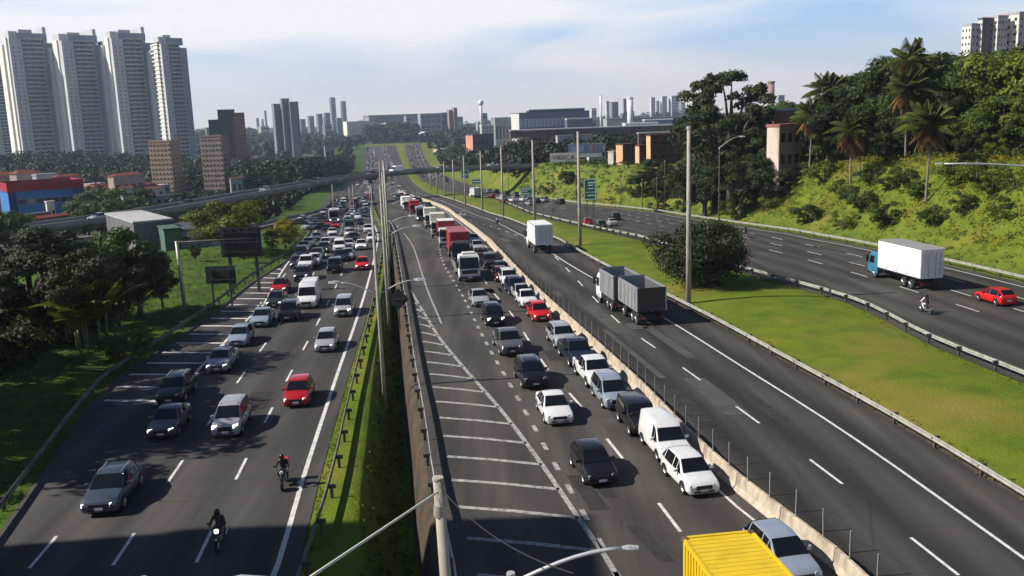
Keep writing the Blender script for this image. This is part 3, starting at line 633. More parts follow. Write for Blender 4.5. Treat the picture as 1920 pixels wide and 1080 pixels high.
CARS = [
 # style, x, y, road, colour, label, lit, dx heading tweak
 ('sleek_crossover', 187, 972, 'A', 'slate', 'slate blue crossover with bright slim headlights nearest the camera on the local lanes', 1),
 ('sedan', 302, 827, 'A', 'grey', 'grey car in tree shade, beside the silver minivan with roof rails', 1),
 ('minivan', 423, 824, 'A', 'silver', 'silver minivan with roof rails driving in tree shade', 1),
 ('crossover', 317, 764, 'A', 'dark', 'dark car just past the lowest shoulder hatching, behind the grey car', 0),
 ('hatchback', 555, 767, 'A', 'red', 'red hatchback with lit headlights next to the white edge line', 1),
 ('sedan', 407, 702, 'A', 'silver', 'silver sedan at the tip of the white shoulder hatching, ahead of two silver cars', 1),
 ('hatchback', 444, 653, 'A', 'blue_silver', 'pale blue hatchback driving behind the silver sedan at the hatching', 0),
 ('sedan', 486, 616, 'A', 'blue_silver', 'bluish silver sedan beside the black jeep', 0),
 ('hatchback', 609, 663, 'A', 'silver', 'silver hatchback alone in the middle of the local lanes, lights on', 1),
 ('jeep', 538, 606, 'A', 'black', 'boxy black off-roader in front of the tall white van', 0),
 ('sedan', 514, 580, 'A', 'dark', 'dark sedan with lit headlights left of the tall white van', 1),
 ('high_van', 575, 581, 'A', 'white', 'tall white van with high roof on the local lanes', 0),
 ('sedan', 522, 553, 'A', 'red', 'red sedan at the far end of the shoulder hatching', 1),
 ('minivan', 643, 596, 'A', 'silver', 'silver minivan in the lane next to the edge line, ahead of the red coupe', 1),
 ('crossover', 565, 530, 'A', 'dark', 'dark crossover with two bright lamps leading the left lane of the jam', 1),
 ('jeep', 626, 514, 'A', 'black', 'black off-roader waiting left of the red coupe', 1),
 ('sedan', 679, 508, 'A', 'bright_red', 'bright red coupe with round lamps beside the edge line', 1),
 ('pickup', 572, 509, 'A', 'white', 'white pickup directly behind the dark crossover with bright lamps', 0),
 ('sedan', 587, 500, 'A', 'white', 'white sedan tucked beside the white pickup', 0),
 ('sedan', 556, 505, 'A', 'dark', 'dark sedan at the left kerb beside the white pickup', 1),
 ('minivan', 563, 487, 'A', 'navy', 'navy minivan behind the dark sedan at the left kerb', 0),
 ('sedan', 568, 473, 'A', 'silver', 'silver sedan behind the navy minivan at the left kerb', 0),
 ('sedan', 577, 464, 'A', 'white', 'white sedan in the left lane just below the yellow-green tree', 0),
 ('sedan', 593, 453, 'A', 'grey', 'grey sedan following the white sedan below the yellow-green tree', 0),
 ('hatchback', 606, 476, 'A', 'green', 'dark green hatchback between two white cars', 1),
 ('sedan', 593, 488, 'A', 'grey', 'grey sedan beside the navy minivan', 1),
 ('hatchback', 609, 465, 'A', 'white', 'white hatchback behind the dark green hatchback', 0),
 ('sedan', 624, 454, 'A', 'silver', 'silver sedan behind the white van of the second lane', 0),
 ('sedan', 623, 443, 'A', 'white', 'white sedan close behind the silver sedan of the second lane', 0),
 ('panel_van', 636, 474, 'A', 'white', 'small white van side by side with a white sedan', 0),
 ('sedan', 653, 468, 'A', 'white', 'white sedan right of the small white van', 0),
 ('sedan', 677, 470, 'A', 'white', 'white sedan with dark grille behind the red coupe', 1),
 ('hatchback', 697, 455, 'A', 'white', 'white hatchback at the bend of the white edge line', 0),
 ('sedan', 637, 492, 'A', 'navy', 'navy sedan ahead of the small white van', 0),
 ('sedan', 651, 489, 'A', 'silver', 'silver sedan beside the navy sedan', 0),
 ('pickup', 663, 457, 'A', 'dark', 'dark pickup behind the white sedan with dark grille', 0),
 ('sedan', 655, 445, 'A', 'white', 'white sedan behind the dark pickup', 0),
 ('pickup', 691, 439, 'A', 'white', 'white pickup in the innermost local lane, behind the white hatchback', 0),
 ('high_van', 656, 436, 'A', 'green', 'tall dark green van in the jam of the local lanes', 1),
 ('sedan', 676, 422, 'A', 'navy', 'navy sedan in the innermost lane, ahead of a white one', 1),
 ('sedan', 671, 411, 'A', 'white', 'white sedan behind the navy sedan of the innermost lane', 0),
 ('sedan', 628, 428, 'A', 'bright_red', 'red sedan in front of the pale bus', 1),
 ('sedan', 612, 435, 'A', 'black', 'black sedan left of the red sedan before the pale bus', 0),
 ('sedan', 613, 425, 'A', 'red', 'red hatchback behind the black sedan', 0),
 ('sedan', 597, 431, 'A', 'dark', 'dark sedan where the side road joins', 1),
 ('sedan', 582, 431, 'A', 'silver', 'silver sedan on the joining side road', 0),
 ('sedan', 578, 419, 'A', 'silver', 'silver sedan farther up the joining side road', 0),
 ('sedan', 566, 415, 'A', 'white', 'white sedan on the joining side road beside the mown slope', 0),
 ('hatchback', 590, 420, 'A', 'black', 'black hatchback on the joining side road', 0),
 ('sedan', 652, 411, 'A', 'silver', 'silver sedan right of the pale bus', 0),
 ('sedan', 660, 400, 'A', 'silver', 'silver sedan behind the bus, below the tall lamp masts', 1),
 # main lanes
 ('sedan', 903, 577, 'B', 'silver', 'silver sedan at the head of the empty gap in front of the white lorry cab', 0),
 ('minivan', 931, 614, 'B', 'black', 'black minivan with lit headlights behind the grey pickup', 1),
 ('pickup', 962, 671, 'B', 'grey', 'dark grey pickup with chrome grille between two black cars', 1),
 ('crossover', 1006, 733, 'B', 'black', 'black crossover behind the white sedan', 0),
 ('sedan', 1051, 801, 'B', 'white', 'white sedan with black grille alone in the middle lane', 0),
 ('hatchback', 1131, 916, 'B', 'black', 'black hatchback with clear headlights nearest the hatched ramp', 0),
 ('sedan', 897, 473, 'B', 'silver', 'silver sedan in the gap beside the red box lorry', 0),
 ('sedan', 890, 458, 'B', 'blue_silver', 'blue silver sedan farther back beside the red box lorry', 0),
 ('crossover', 922, 505, 'B', 'dark', 'dark crossover in the shadow beside the white lorry cab', 0),
 ('hatchback', 944, 519, 'B', 'dark', 'dark hatchback in front of the maroon car at the barrier', 1),
 ('hatchback', 944, 530, 'B', 'maroon', 'maroon hatchback next to the concrete barrier', 1),
 ('crossover', 958, 538, 'B', 'white', 'white crossover in the queue along the barrier, behind the navy estate', 0),
 ('minivan', 972, 556, 'B', 'navy', 'navy estate between the white crossover and the silver pickup', 0),
 ('small_pickup', 984, 567, 'B', 'silver', 'silver small pickup squeezed behind the white pickup', 0),
 ('small_pickup', 994, 579, 'B', 'white', 'white small pickup right behind the red hatchback', 0),
 ('hatchback', 1018, 605, 'B', 'bright_red', 'bright red hatchback in the queue along the barrier', 1),
 ('crossover', 1064, 657, 'B', 'silver', 'silver crossover behind the navy pickup', 0),
 ('pickup', 1095, 693, 'B', 'navy', 'navy pickup between the silver crossover and the white pickup', 0),
 ('pickup', 1130, 733, 'B', 'white', 'white pickup with black roof rails behind the pale blue minivan', 0),
 ('minivan', 1160, 772, 'B', 'blue_silver', 'pale blue minivan behind the black off-roader', 0),
 ('jeep', 1213, 824, 'B', 'black', 'black off-roader in front of the pale blue minivan', 0),
 ('panel_van', 1270, 873, 'B', 'white', 'small white delivery van with black bumper at the barrier', 0),
 ('hatchback', 1321, 935, 'B', 'white', 'white hatchback closest behind the yellow container', 0),
 ('hatchback', 1508, 1108, 'B', 'blue_silver', 'pale blue hatchback beside the yellow container', 0),
 ('sedan', 868, 409, 'C', 'white', 'lone white car far up the express lanes', 0),
 # outbound
 ('hatchback', 1892, 576, 'D', 'bright_red', 'bright red hatchback at the frame edge behind the white box lorry', 0),
 ('hatchback', 1104, 424, 'D', 'red', 'red hatchback driving away on the outbound lanes', 0),
 ('hatchback', 1130, 429, 'D', 'black', 'black hatchback following the red one on the outbound lanes', 0),
 ('sedan', 1151, 425, 'D', 'silver', 'silver sedan beside the black hatchback on the outbound lanes', 0),
 ('crossover', 1157, 414, 'D', 'black', 'black crossover just ahead of the outbound silver sedan', 0),
 ('sedan', 1010, 381, 'D', 'black', 'black sedan near the small green sign on the outbound lanes', 0),
 ('sedan', 985, 378, 'D', 'white', 'white sedan near the small green sign on the outbound lanes', 0),
 ('sedan', 949, 382, 'D', 'maroon', 'maroon sedan among distant outbound traffic', 0),
]
for sty, px, py, rd, cl, lab, lit in CARS:
    loc, rz, rx = pose(px, py, rd, STY[sty].L)
    if rd == 'A' and px < 600 and py < 440 and 'side road' in lab: rz += -.75
    build_car(sty, loc, rz, rx, cl, lab, GRP[rd], lit=bool(lit), far=loc.y > 175)
# distant traffic
random.seed(21)
taken = []
ORD = ['first','second','third','fourth','fifth','sixth','seventh','eighth','ninth','tenth','eleventh','twelfth','thirteenth','fourteenth','fifteenth','sixteenth','seventeenth','eighteenth','nineteenth','twentieth']
ORD += ['twenty-'+o for o in ORD[:9]]+['thirtieth']+['thirty-'+o for o in ORD[:9]]+['fortieth']+['forty-'+o for o in ORD[:9]]+['fiftieth']+['fifty-'+o for o in ORD[:9]]
def far_cars(f, offs, y0, y1, gap, name_, grp, away=False, skip=0.0):
    for li, o_ in enumerate(offs):
        lane = ('right', 'left')[li] if len(offs) == 2 else ('right', 'middle', 'left')[li] if len(offs) == 3 else ('innermost', 'second', 'third', 'outermost')[li]; k_ = 0
        y = y0+random.uniform(0, gap)
        while y < y1:
            if random.random() > skip:
                sty = random.choice(['sedan', 'hatchback', 'sedan', 'crossover', 'hatchback', 'minivan', 'panel_van'])
                cl = random.choice(['white', 'white', 'silver', 'silver', 'grey', 'dark', 'black', 'white', 'navy', 'red'])
                sl = (f(y+4)-f(y-4))/8; th = math.atan2(-sl, 1)
                rx = math.atan((gz(y+4)-gz(y-4))/8)
                build_car(sty, Vector((f(y)+o_+random.uniform(-.4, .4), y, gz(y)+.04)), th+(math.pi if away else 0), -rx if away else rx, cl, '%s car, %s from the near end of the %s lane, %s' % (cl.replace('dark', 'dark grey'), ORD[k_], lane, name_), grp, far=True); k_ += 1
            y += gap*random.uniform(.85, 1.6)
far_cars(fAR, (-1.8, -5.4, -9, -12.4), 238, 345, 8.5, 'dense far local jam', 'far jam on the local lanes')
far_cars(fBAR, (-3.0, -6.4), 262, 350, 10, 'far main-lane queue', 'far queue on the main lanes', skip=.2)
far_cars(fDR, (-4, -8, -12.5), 262, 352, 12, 'far outbound bunch', 'far outbound traffic', away=True, skip=.2)
far_cars(fAR, (-2, -5.6, -9.2), 480, 1300, 17, 'left hillside carriageway', 'cars on the hillside highway', skip=.15)
far_cars(fBAR, (-2.4, -6), 480, 1300, 18, 'middle hillside carriageway', 'cars on the hillside highway', skip=.2)
far_cars(fDR, (-3, -6.6, -10.5, -15), 480, 1320, 34, 'right hillside carriageway', 'cars on the hillside highway', away=True, skip=.3)
# ------------------------------------------------------------------ lorries
def tparts(root, items):
    for n_, q, m, bw in items:
        me_ = q.mesh(n_); me_ = bev(me_, bw, 2) if bw else fixn(me_)
        o = link(n_, me_, root, m[0] if isinstance(m, tuple) and not isinstance(m[0], float) else m)
TM = {}
def tmat(c, r=.45):
    k = 'lorry_paint_%d' % len(TM)
    if (c, r) not in TM: TM[(c, r)] = noisy(k, c, tuple(v*.9 for v in c), scale=.5, rough=r, c3=tuple(v*.8 for v in c), scale2=1.1, spec=.5)
    return TM[(c, r)]
tyT, rmT = wheel_mesh(.5, .3); tyT.materials.append(M_tyre); rmT.materials.append(M_rim)
M_white0 = mat('reflective_white', (.75, .75, .72), .4); M_chassis = mat('chassis_black', (.02, .018, .017), .8); M_rust = noisy('dusty_chassis', (.12, .08, .06), (.05, .035, .03), scale=2)
def lorry(loc, rz, rx, label, group, cabc, boxc, L=8.5, W=2.5, bh=2.7, base=1.15, cabh=2.9, name='box_lorry', kind='box', roofc=None, lit=False, cab=True, spoiler=None, axles=None, doors=True, cat='lorry'):
    root = thing(name, label, cat, loc, rz, group); root.rotation_euler = (rx, 0, rz); hw = W/2; it = []
    y0 = -L/2; cl = 1.9
    if cab:
        q = MB(); cz = cabh
        q.ring_loft([[(-hw*.96, y, z) for z in ()] or p for p in [
            [(-hw*.94, y0+.10, .55), (hw*.94, y0+.10, .55), (hw*.94, y0, .75), (hw*.94, y0+.02, 1.55), (hw*.9, y0+.32, cz-.25), (hw*.84, y0+.55, cz), (-hw*.84, y0+.55, cz), (-hw*.9, y0+.32, cz-.25), (-hw*.94, y0+.02, 1.55), (-hw*.94, y0, .75)],
            [(-hw*.97, y0+cl, .55), (hw*.97, y0+cl, .55), (hw*.97, y0+cl, .75), (hw*.97, y0+cl, 1.55), (hw*.95, y0+cl, cz-.25), (hw*.88, y0+cl, cz), (-hw*.88, y0+cl, cz), (-hw*.95, y0+cl, cz-.25), (-hw*.97, y0+cl, 1.55), (-hw*.97, y0+cl, .75)]]])
        it.append(('cab', q, tmat(cabc), .05))
        q = plate(out_([(-hw*.9, y0+.03, 1.55), (hw*.9, y0+.03, 1.55), (hw*.86, y0+.33, cz-.26), (-hw*.86, y0+.33, cz-.26)], (0, 0, 1)), .05, .04); it.append(('windscreen', q, M_glass, 0))
        for s in (-1, 1):
            q = plate(out_([(s*hw*.965, y0+.35, 1.6), (s*hw*.975, y0+1.3, 1.6), (s*hw*.94, y0+1.3, cz-.4), (s*hw*.93, y0+.5, cz-.4)], (0, y0+1, 1.9)), .05, .03); it.append(('side_window', q, M_glass, 0))
            q = MB().box(*sorted((s*hw*.6, s*hw*.88)), y0-.03, y0+.12, .72, .93); it.append(('headlight', q, M_lampon if lit else M_lampoff, 0))
            q = MB().box(*sorted((s*(hw+.02), s*(hw+.28))), y0+.15, y0+.25, 1.7, 2.4); it.append(('wing_mirror', q, M_black, .02))
        it.append(('grille', MB().box(-hw*.72, hw*.72, y0-.02, y0+.1, 1.0, 1.42), M_black, 0))
        it.append(('bumper', MB().box(-hw*.96, hw*.96, y0-.08, y0+.15, .42, .70), M_black, .03))
        it.append(('number_plate', MB().box(-.25, .25, y0-.12, y0-.08, .5, .63), M_plate, 0))
        if spoiler: it.append(('roof_spoiler', MB().box(-hw*.6, hw*.6, y0+.75, y0+1.5, cz, cz+.28), tmat(spoiler), .06))
    bx0 = y0+cl+.12 if cab else y0
    it.append(('chassis', MB().box(-.5, .5, y0+1.0, L/2-.05, .62, .95), M_chassis, 0))
    if kind in ('box', 'container'):
        q = MB().box(-hw, hw, bx0, L/2, base, base+bh); it.append(('cargo_box', q, tmat(boxc), .03))
        z1 = base+bh
        if kind == 'container':
            n_ = int((L/2-bx0)/.28)
            for k in range(n_):
                y = bx0+.14+k*(L/2-bx0-.2)/n_
                for s in (-1, 1): it.append(('side_corrugation', MB().box(*sorted((s*hw, s*(hw+.035))), y, y+.13, base+.12, z1-.12), tmat(boxc), 0))
                it.append(('roof_corrugation', MB().box(-hw+.1, hw-.1, y, y+.13, z1, z1+.012), tmat(boxc), 0))
            for s in (-1, 1):
                for yy in (bx0, L/2-.16): it.append(('corner_casting', MB().box(*sorted((s*(hw-.14), s*(hw+.045))), yy-.02, yy+.18, z1-.1, z1+.04), M_rust, 0))
                it.append(('top_rail', MB().box(*sorted((s*(hw-.05), s*(hw+.045))), bx0+.17, L/2-.2, z1-.1, z1+.035), tmat(boxc), 0))
            it.append(('end_rail', MB().box(-hw+.15, hw-.15, L/2-.1, L/2+.03, z1-.1, z1+.035), tmat(boxc), 0))
        else:
            it.append(('roof_panel', MB().box(-hw+.04, hw-.04, bx0+.04, L/2-.04, z1, z1+.03), tmat(roofc or boxc), 0))
            for s in (-1, 1):
                it.append(('edge_trim', MB().box(*sorted((s*(hw-.02), s*(hw+.025))), bx0, L/2, base, base+.1), M_chrome, 0))
                it.append(('edge_trim', MB().box(*sorted((s*(hw-.02), s*(hw+.025))), bx0, L/2, z1-.07, z1+.01), M_chrome, 0))
        if kind == 'box':
            for s in (-1, 1):
                for k in range(7):
                    y = bx0+.4+k*(L/2-bx0-.9)/7; it.append(('reflective_strip', MB().box(*sorted((s*(hw+.001), s*(hw+.02))), y, y+.42, base+.2, base+.28), M_tail if k % 2 else M_white0, 0))
        if doors:
            for s in (-1, 1):
                it.append(('rear_door', MB().box(*sorted((s*.02, s*(hw-.06))), L/2, L/2+.03, base+.08, z1-.08), tmat(tuple(v*.9 for v in boxc)), .01))
                for xx in (.35, .85): it.append(('locking_bar', MB().box(*sorted((s*xx, s*(xx+.04))), L/2+.03, L/2+.07, base+.1, z1-.1), M_galv, 0))
    if kind == 'open':       # tipper body of ribbed steel
        z1 = base+bh
        for s in (-1, 1):
            it.append(('side_wall', MB().box(*sorted((s*(hw-.06), s*hw)), bx0, L/2, base, z1), tmat(tuple(v*.45 for v in boxc)), 0))
            n_ = max(3, int((L/2-bx0)/.42))
            for k in range(n_+1):
                y = bx0+k*(L/2-bx0-.1)/n_
                it.append(('side_rib', MB().box(*sorted((s*hw, s*(hw+.11))), y, y+.15, base, z1), tmat((.50, .49, .48)), 0))
            it.append(('top_rail', MB().box(*sorted((s*(hw-.1), s*(hw+.11))), bx0, L/2, z1, z1+.1), tmat(boxc), 0))
        it.append(('front_wall', MB().box(-hw, hw, bx0-.06, bx0, base, z1+.25), tmat(boxc), 0)); it.append(('tailgate', MB().box(-hw, hw, L/2, L/2+.07, base, z1+.1), tmat(tuple(v*.12 for v in boxc)), 0))
        it.append(('bed_floor', MB().box(-hw+.06, hw-.06, bx0, L/2, base, base+.1), M_rust, 0))
    it.append(('rear_bumper', MB().box(-hw*.9, hw*.9, L/2-.12, L/2, .5, .62), M_chassis, 0))
    for s in (-1, 1): it.append(('tail_light', MB().box(*sorted((s*hw*.65, s*hw*.9)), L/2-.02, L/2+.03, .66, .8), M_tail, 0)); it.append(('mudguard', MB().box(*sorted((s*(hw-.42), s*hw*.98)), L/2-.2, L/2-.17, .35, .95), M_black, 0))
    tparts(root, it)
    for yy in (axles or ([y0+1.35, L/2-1.6, L/2-2.9] if L > 9.5 else [y0+1.3, L/2-1.8])):
        for s in (-1, 1):
            wv = link('wheel', tyT, root); wv.location = (s*(hw-.2), yy, .5); link('rim', rmT, wv)
    return root
def plorry(px, py, rd, L, **k):
    loc, rz, rx = pose(px, py, rd, L); return lorry(loc, rz, rx, L=L, group='lorries and buses', **k)
WH, BEI = (.74, .74, .72), (.66, .62, .50)
plorry(882, 530, 'B', 8.0, label='white lorry cab with dark windscreen leading the lorry queue', cabc=WH, boxc=(.16, .15, .14), bh=.5, base=.95, cabh=3.1, kind='open', spoiler=WH, name='flatbed_lorry')
plorry(866, 497, 'B', 9.5, label='red box lorry in the queue behind the white cab', cabc=(.05, .05, .06), boxc=(.30, .012, .018), cabh=2.9, bh=2.75, base=1.2, roofc=(.30, .06, .07))
plorry(840, 466, 'B', 9.0, label='lorry with red box and white roof fairing, behind the red box lorry', cabc=WH, boxc=(.22, .012, .018), roofc=(.7, .66, .62), bh=2.7)
plorry(823, 447, 'B', 9.5, label='cream box lorry with open dark front, second of the two cream ones', cabc=(.5, .48, .40), boxc=BEI, bh=2.9)
plorry(809, 429, 'B', 9.5, label='cream box lorry directly in front of the grey coach', cabc=(.6, .58, .5), boxc=BEI, bh=2.9)
plorry(779, 403, 'B', 9.0, label='red lorry behind the grey coach', cabc=(.4, .012, .015), boxc=(.3, .01, .015), bh=2.4)
plorry(765, 396, 'B', 9.0, label='white box lorry at the back of the lorry queue', cabc=WH, boxc=WH, bh=2.7)
plorry(1021, 477, 'C', 9.0, label='white box lorry driving away on the express lanes, grey rear doors', cabc=WH, boxc=(.72, .72, .70), bh=2.75, base=1.25)
plorry(1745, 546, 'D', 9.6, label='large white box lorry with blue cab on the outbound lanes', cabc=(.03, .16, .24), boxc=(.80, .80, .79), roofc=(.30, .28, .27), bh=3.0, base=1.25, cabh=2.8)
# double tipper: lorry and drawbar trailer
STEEL = (.24, .25, .27)
l1, z1_, x1_ = pose(1176, 587, 'C', 6.8)
lorry(l1, z1_, x1_, 'ribbed steel tipper lorry with white cab on the express lanes', 'lorries and buses', WH, STEEL, L=6.8, bh=2.1, base=1.3, kind='open', name='tipper_lorry', axles=[-2.1, 1.0, 2.2])
l2, z2_, x2_ = pose(1222, 611, 'C', 5.6)
lorry(l2, z2_, x2_, 'ribbed steel tipper trailer coupled behind the tipper lorry', 'lorries and buses', WH, STEEL, L=5.6, bh=2.0, base=1.3, kind='open', cab=False, name='tipper_trailer', axles=[-1.6, 1.0, 2.1], cat='trailer')
# yellow container on its chassis, coming towards the camera
yc = G(1345, 1001, z=4.15); dirY = math.atan2(-(fBAR(28)-fBAR(22))/6, 1)
tl = Vector((-math.sin(dirY), math.cos(dirY)))
cpos = Vector((yc.x, yc.y))-tl*5.5
lorry(Vector((cpos.x, cpos.y, .03)), dirY, 0, 'lorry carrying a corrugated yellow shipping container in the foreground', 'lorries and buses', (.5, .5, .5), (.66, .45, .014), L=11, W=2.44, bh=2.75, base=1.35, kind='container', name='container_lorry', cabh=2.9)
# buses
def bus(px, py, rd, label, c, L=11.5):
    loc, rz, rx = pose(px, py, rd, L); root = thing('bus', label, 'bus', loc, rz, 'lorries and buses'); root.rotation_euler = (rx, 0, rz)
    it = [('body', MB().box(-1.25, 1.25, -L/2, L/2, .4, 3.3), tmat(c), .12), ('windscreen', MB().box(-1.12, 1.12, -L/2-.02, -L/2+.1, 1.3, 2.8), M_glass, .03), ('grille', MB().box(-.7, .7, -L/2-.03, -L/2+.1, .6, .95), M_black, 0), ('roof_hatch', MB().box(-.6, .6, -1, 1.2, 3.3, 3.5), tmat((.5, .5, .5)), .04), ('rear_window', MB().box(-1, 1, L/2-.1, L/2+.02, 1.6, 2.7), M_glass, 0)]
    for s in (-1, 1):
        for k in range(6): y = -L/2+.8+k*1.75; it.append(('side_window', MB().box(*sorted((s*1.2, s*1.27)), y, y+1.5, 1.5, 2.6), M_glass, 0))
        it.append(('headlight', MB().box(*sorted((s*.8, s*1.12)), -L/2-.03, -L/2+.1, .65, .85), M_lampon, 0))
    tparts(root, it)
    for yy in (-L/2+2.4, L/2-3):
        for s in (-1, 1):
            wv = link('wheel', tyT, root); wv.location = (s*1.05, yy, .5); link('rim', rmT, wv)
bus(791, 415, 'B', 'grey coach with dark windscreen between the red lorry and the cream lorries', (.22, .24, .28))
bus(627, 418, 'A', 'pale bus in the jam of the local lanes behind the red sedan', (.62, .60, .55), 10)
plorry(897, 373, 'D', 9.0, label='lorry with dark rear doors far up the outbound lanes', cabc=WH, boxc=(.5, .52, .55), bh=2.5)
# ------------------------------------------------------------------ viaduct
M_vcon = noisy('viaduct_concrete', (.24, .235, .225), (.13, .13, .13), scale=.15, rough=.9, c3=(.07, .07, .07), scale2=.4, stretch=(1, 1, 3))
M_vpar = noisy('parapet_concrete', (.28, .28, .27), (.18, .18, .18), scale=.3, rough=.9)
M_vroad = mat('viaduct_asphalt', (.05, .05, .05), .9)
VP = [(-132, 96, 1.6), (-112, 126, 1.4), (-95, 155, 1.2), (-84, 172, 1.2), (-75, 190, 1.2), (-66, 226, 1.2), (-59, 265, .9), (-49, 305, .6), (-34, 330, .4), (-10, 344, .2), (25, 352, 0), (80, 362, .6), (150, 370, 2)]
def cat(pts, n=6):
    P = [Vector(p) for p in pts]; out = []
    for i in range(len(P)-1):
        p0, p1, p2, p3 = P[max(i-1, 0)], P[i], P[i+1], P[min(i+2, len(P)-1)]
        for k in range(n):
            t = k/n; out.append(.5*((2*p1)+(p2-p0)*t+(2*p0-5*p1+4*p2-p3)*t*t+(3*p1-p0-3*p2+p3)*t**3))
    out.append(P[-1]); return out
def sweep(mb, path, prof, closed=True, z=0):
    rings = []
    for i, p in enumerate(path):
        d = path[min(i+1, len(path)-1)]-path[max(i-1, 0)]; n = Vector((d.y, -d.x, 0)).normalized()
        rings.append([p+n*a+Vector((0, 0, h+z)) for a, h in prof])
    mb.ring_loft(rings, closed=closed)
path = cat(VP)
via = thing('viaduct', 'long curved concrete viaduct crossing over all the highway lanes', 'viaduct', (0, 0, 0))
q = MB(); sweep(q, path, [(-.2, -.1), (-.2, -.9), (2.2, -1.7), (-11.8+2, -1.7), (-9.6, -.9), (-9.6, -.1)][::-1] if False else [(0, -.15), (0, -.6), (-1.5, -1.15), (-5.5, -1.15), (-7, -.6), (-7, -.15)]); link('deck', fixn(q.mesh('deck')), via, M_vcon)
q = MB(); sweep(q, path, [(-.4, -.146), (-6.6, -.146)], closed=False); link('deck_surface', q.mesh('deck_surface'), via, M_vroad)
for a, b in ((0, -.3), (-6.7, -7)):
    q = MB(); sweep(q, path, [(a, -.14), (a, .65), (b, .65), (b, -.14)]); link('parapet', fixn(q.mesh('parapet')), via, M_vpar)
for i in range(4, len(path)-3, 5):
    p = path[i]; d = path[i+1]-path[i-1]; n = Vector((d.y, -d.x, 0)).normalized(); c = p-n*3.5
    if any(f0(c.y)-1 < c.x < f1(c.y)+1 for f0, f1 in ((fAL, fAR), (fBL, fBAR), (fBAR, fCR), (fDL, fDR))) and abs(c.x-fAR(c.y)) > 1.2 and abs(c.x-fBAR(c.y)) > 1.2: continue
    gzz = min(terr(c.x, c.y), c.z-2.2)
    q = MB(); q.tube([(c.x, c.y, gzz-1), (c.x, c.y, c.z-1.5)], .7, 10); q.tube([(c.x-n.x*2.6, c.y-n.y*2.6, c.z-1.45), (c.x+n.x*2.6, c.y+n.y*2.6, c.z-1.45)], .4, 6)
    link('pier', q.mesh('pier', True), via, M_vcon)
# slip road running beside it on the left
slip = cat([(-64, 168, -3.2), (-57, 184, -3.6), (-53, 205, -4.2), (-50, 232, -5.2), (-46, 262, -6.2)])
sr = thing('slip_road', 'low concrete slip road dipping off below the viaduct behind the grey sheds', 'slip road', (0, 0, 0))
q = MB(); sweep(q, slip, [(0, 0), (0, -.8), (-6, -.8), (-6, 0)]); link('deck', fixn(q.mesh('deck')), sr, M_vcon)
for a in (0, -6): q = MB(); sweep(q, slip, [(a+.12, 0), (a+.12, .8), (a-.12, .8), (a-.12, 0)]); link('parapet', fixn(q.mesh('parapet')), sr, M_vcon)
# cars on the viaduct
def on_via(i, off, sty, cl, lab, rev=False):
    p = path[i]; d = (path[i+1]-path[i-1]).normalized(); n = Vector((d.y, -d.x, 0)); c = p+n*off
    th = math.atan2(-d.x, d.y)
    build_car(sty, Vector((c.x, c.y, c.z-.12)), th+(math.pi if rev else 0), 0, cl, lab, 'cars on the viaduct', far=True)
for i, off, s_, c_, lb in ((15, -3, 'sedan', 'white', 'white sedan on the viaduct above the grey sheds'), (21, -3, 'sedan', 'silver', 'silver sedan on the viaduct behind the leafy green tree'), (27, -3, 'sedan', 'black', 'black sedan on the viaduct left of the highway'),
    (33, -3.2, 'hatchback', 'silver', 'silver hatchback on the viaduct nearing the highway'), (38, -3, 'crossover', 'dark', 'dark crossover on the viaduct over the local lanes'), (44, -3, 'sedan', 'grey', 'grey sedan on the viaduct over the local lanes edge'), (47, -4, 'high_van', 'white', 'white van on the viaduct above the centre poles'),
    (51, -3, 'sedan', 'silver', 'silver sedan on the viaduct over the main lanes'), (55, -3, 'sedan', 'white', 'white sedan on the viaduct over the express lanes'), (59, -3, 'sedan', 'white', 'white sedan on the viaduct over the outbound lanes'), (62, -3, 'sedan', 'silver', 'silver sedan at the right-hand end of the viaduct')):
    on_via(i, off, s_, c_, lb)
# ------------------------------------------------------------------ masts and lamps
M_mast = noisy('mast_concrete', (.42, .38, .32), (.30, .27, .23), scale=.7, rough=.85, c3=(.2, .18, .16), scale2=2, stretch=(1, 1, .4))
M_lamp = mat('lamp_grey', (.45, .45, .46), .4, .3)
def arm_pts(b, dx, dy, rise, n=7): return [Vector((b.x+dx*t, b.y+dy*t, b.z+rise*math.sin(t*math.pi/2))) for t in [k/n for k in range(n+1)]]
def mast(x, y, h, label, group, r=.24, arms=None, z=None, m=None, lean=0, hs=1.0):
    z = (terr(x, y) if z is None else z)
    root = thing('lamp_post' if arms else 'utility_mast', label, 'lamp post' if arms else 'mast', (x, y, z-.3), 0, group)
    q = MB(); q.tube([(0, 0, 0), (lean*h*.5, 0, h*.5), (lean*h, 0, h)], [r, r*.82, r*.62], 10); link('shaft', q.mesh('shaft', True), root, m or M_mast)
    q = MB(); q.tube([(lean*h, 0, h-.25), (lean*h, 0, h+.05)], r*.8, 8); link('top_cap', q.mesh('top_cap'), root, M_lamp)
    for (hh, dx, rise) in (arms or []):
        b = Vector((lean*hh, 0, hh)); P = arm_pts(b, dx, 0, rise)
        q = MB(); q.tube(P, .042, 6); a = link('lamp_arm', q.mesh('lamp_arm', True), root, M_lamp)
        e = P[-1]; s = 1 if dx > 0 else -1
        q = MB(); q.ring_loft([[(e.x+s*u, -wd, e.z+.02-dr), (e.x+s*u, wd, e.z+.02-dr), (e.x+s*u, wd*.6, e.z+hz_), (e.x+s*u, -wd*.6, e.z+hz_)] for u, wd, dr, hz_ in ((-.05*hs, .08*hs, .02*hs, .1*hs), (.25*hs, .17*hs, .06*hs, .14*hs), (.75*hs, .13*hs, .04*hs, .1*hs))]); link('lamp_head', fixn(q.mesh('lamp_head')), a, M_lamp)
    return root
GP = 'tall masts along the mown median'
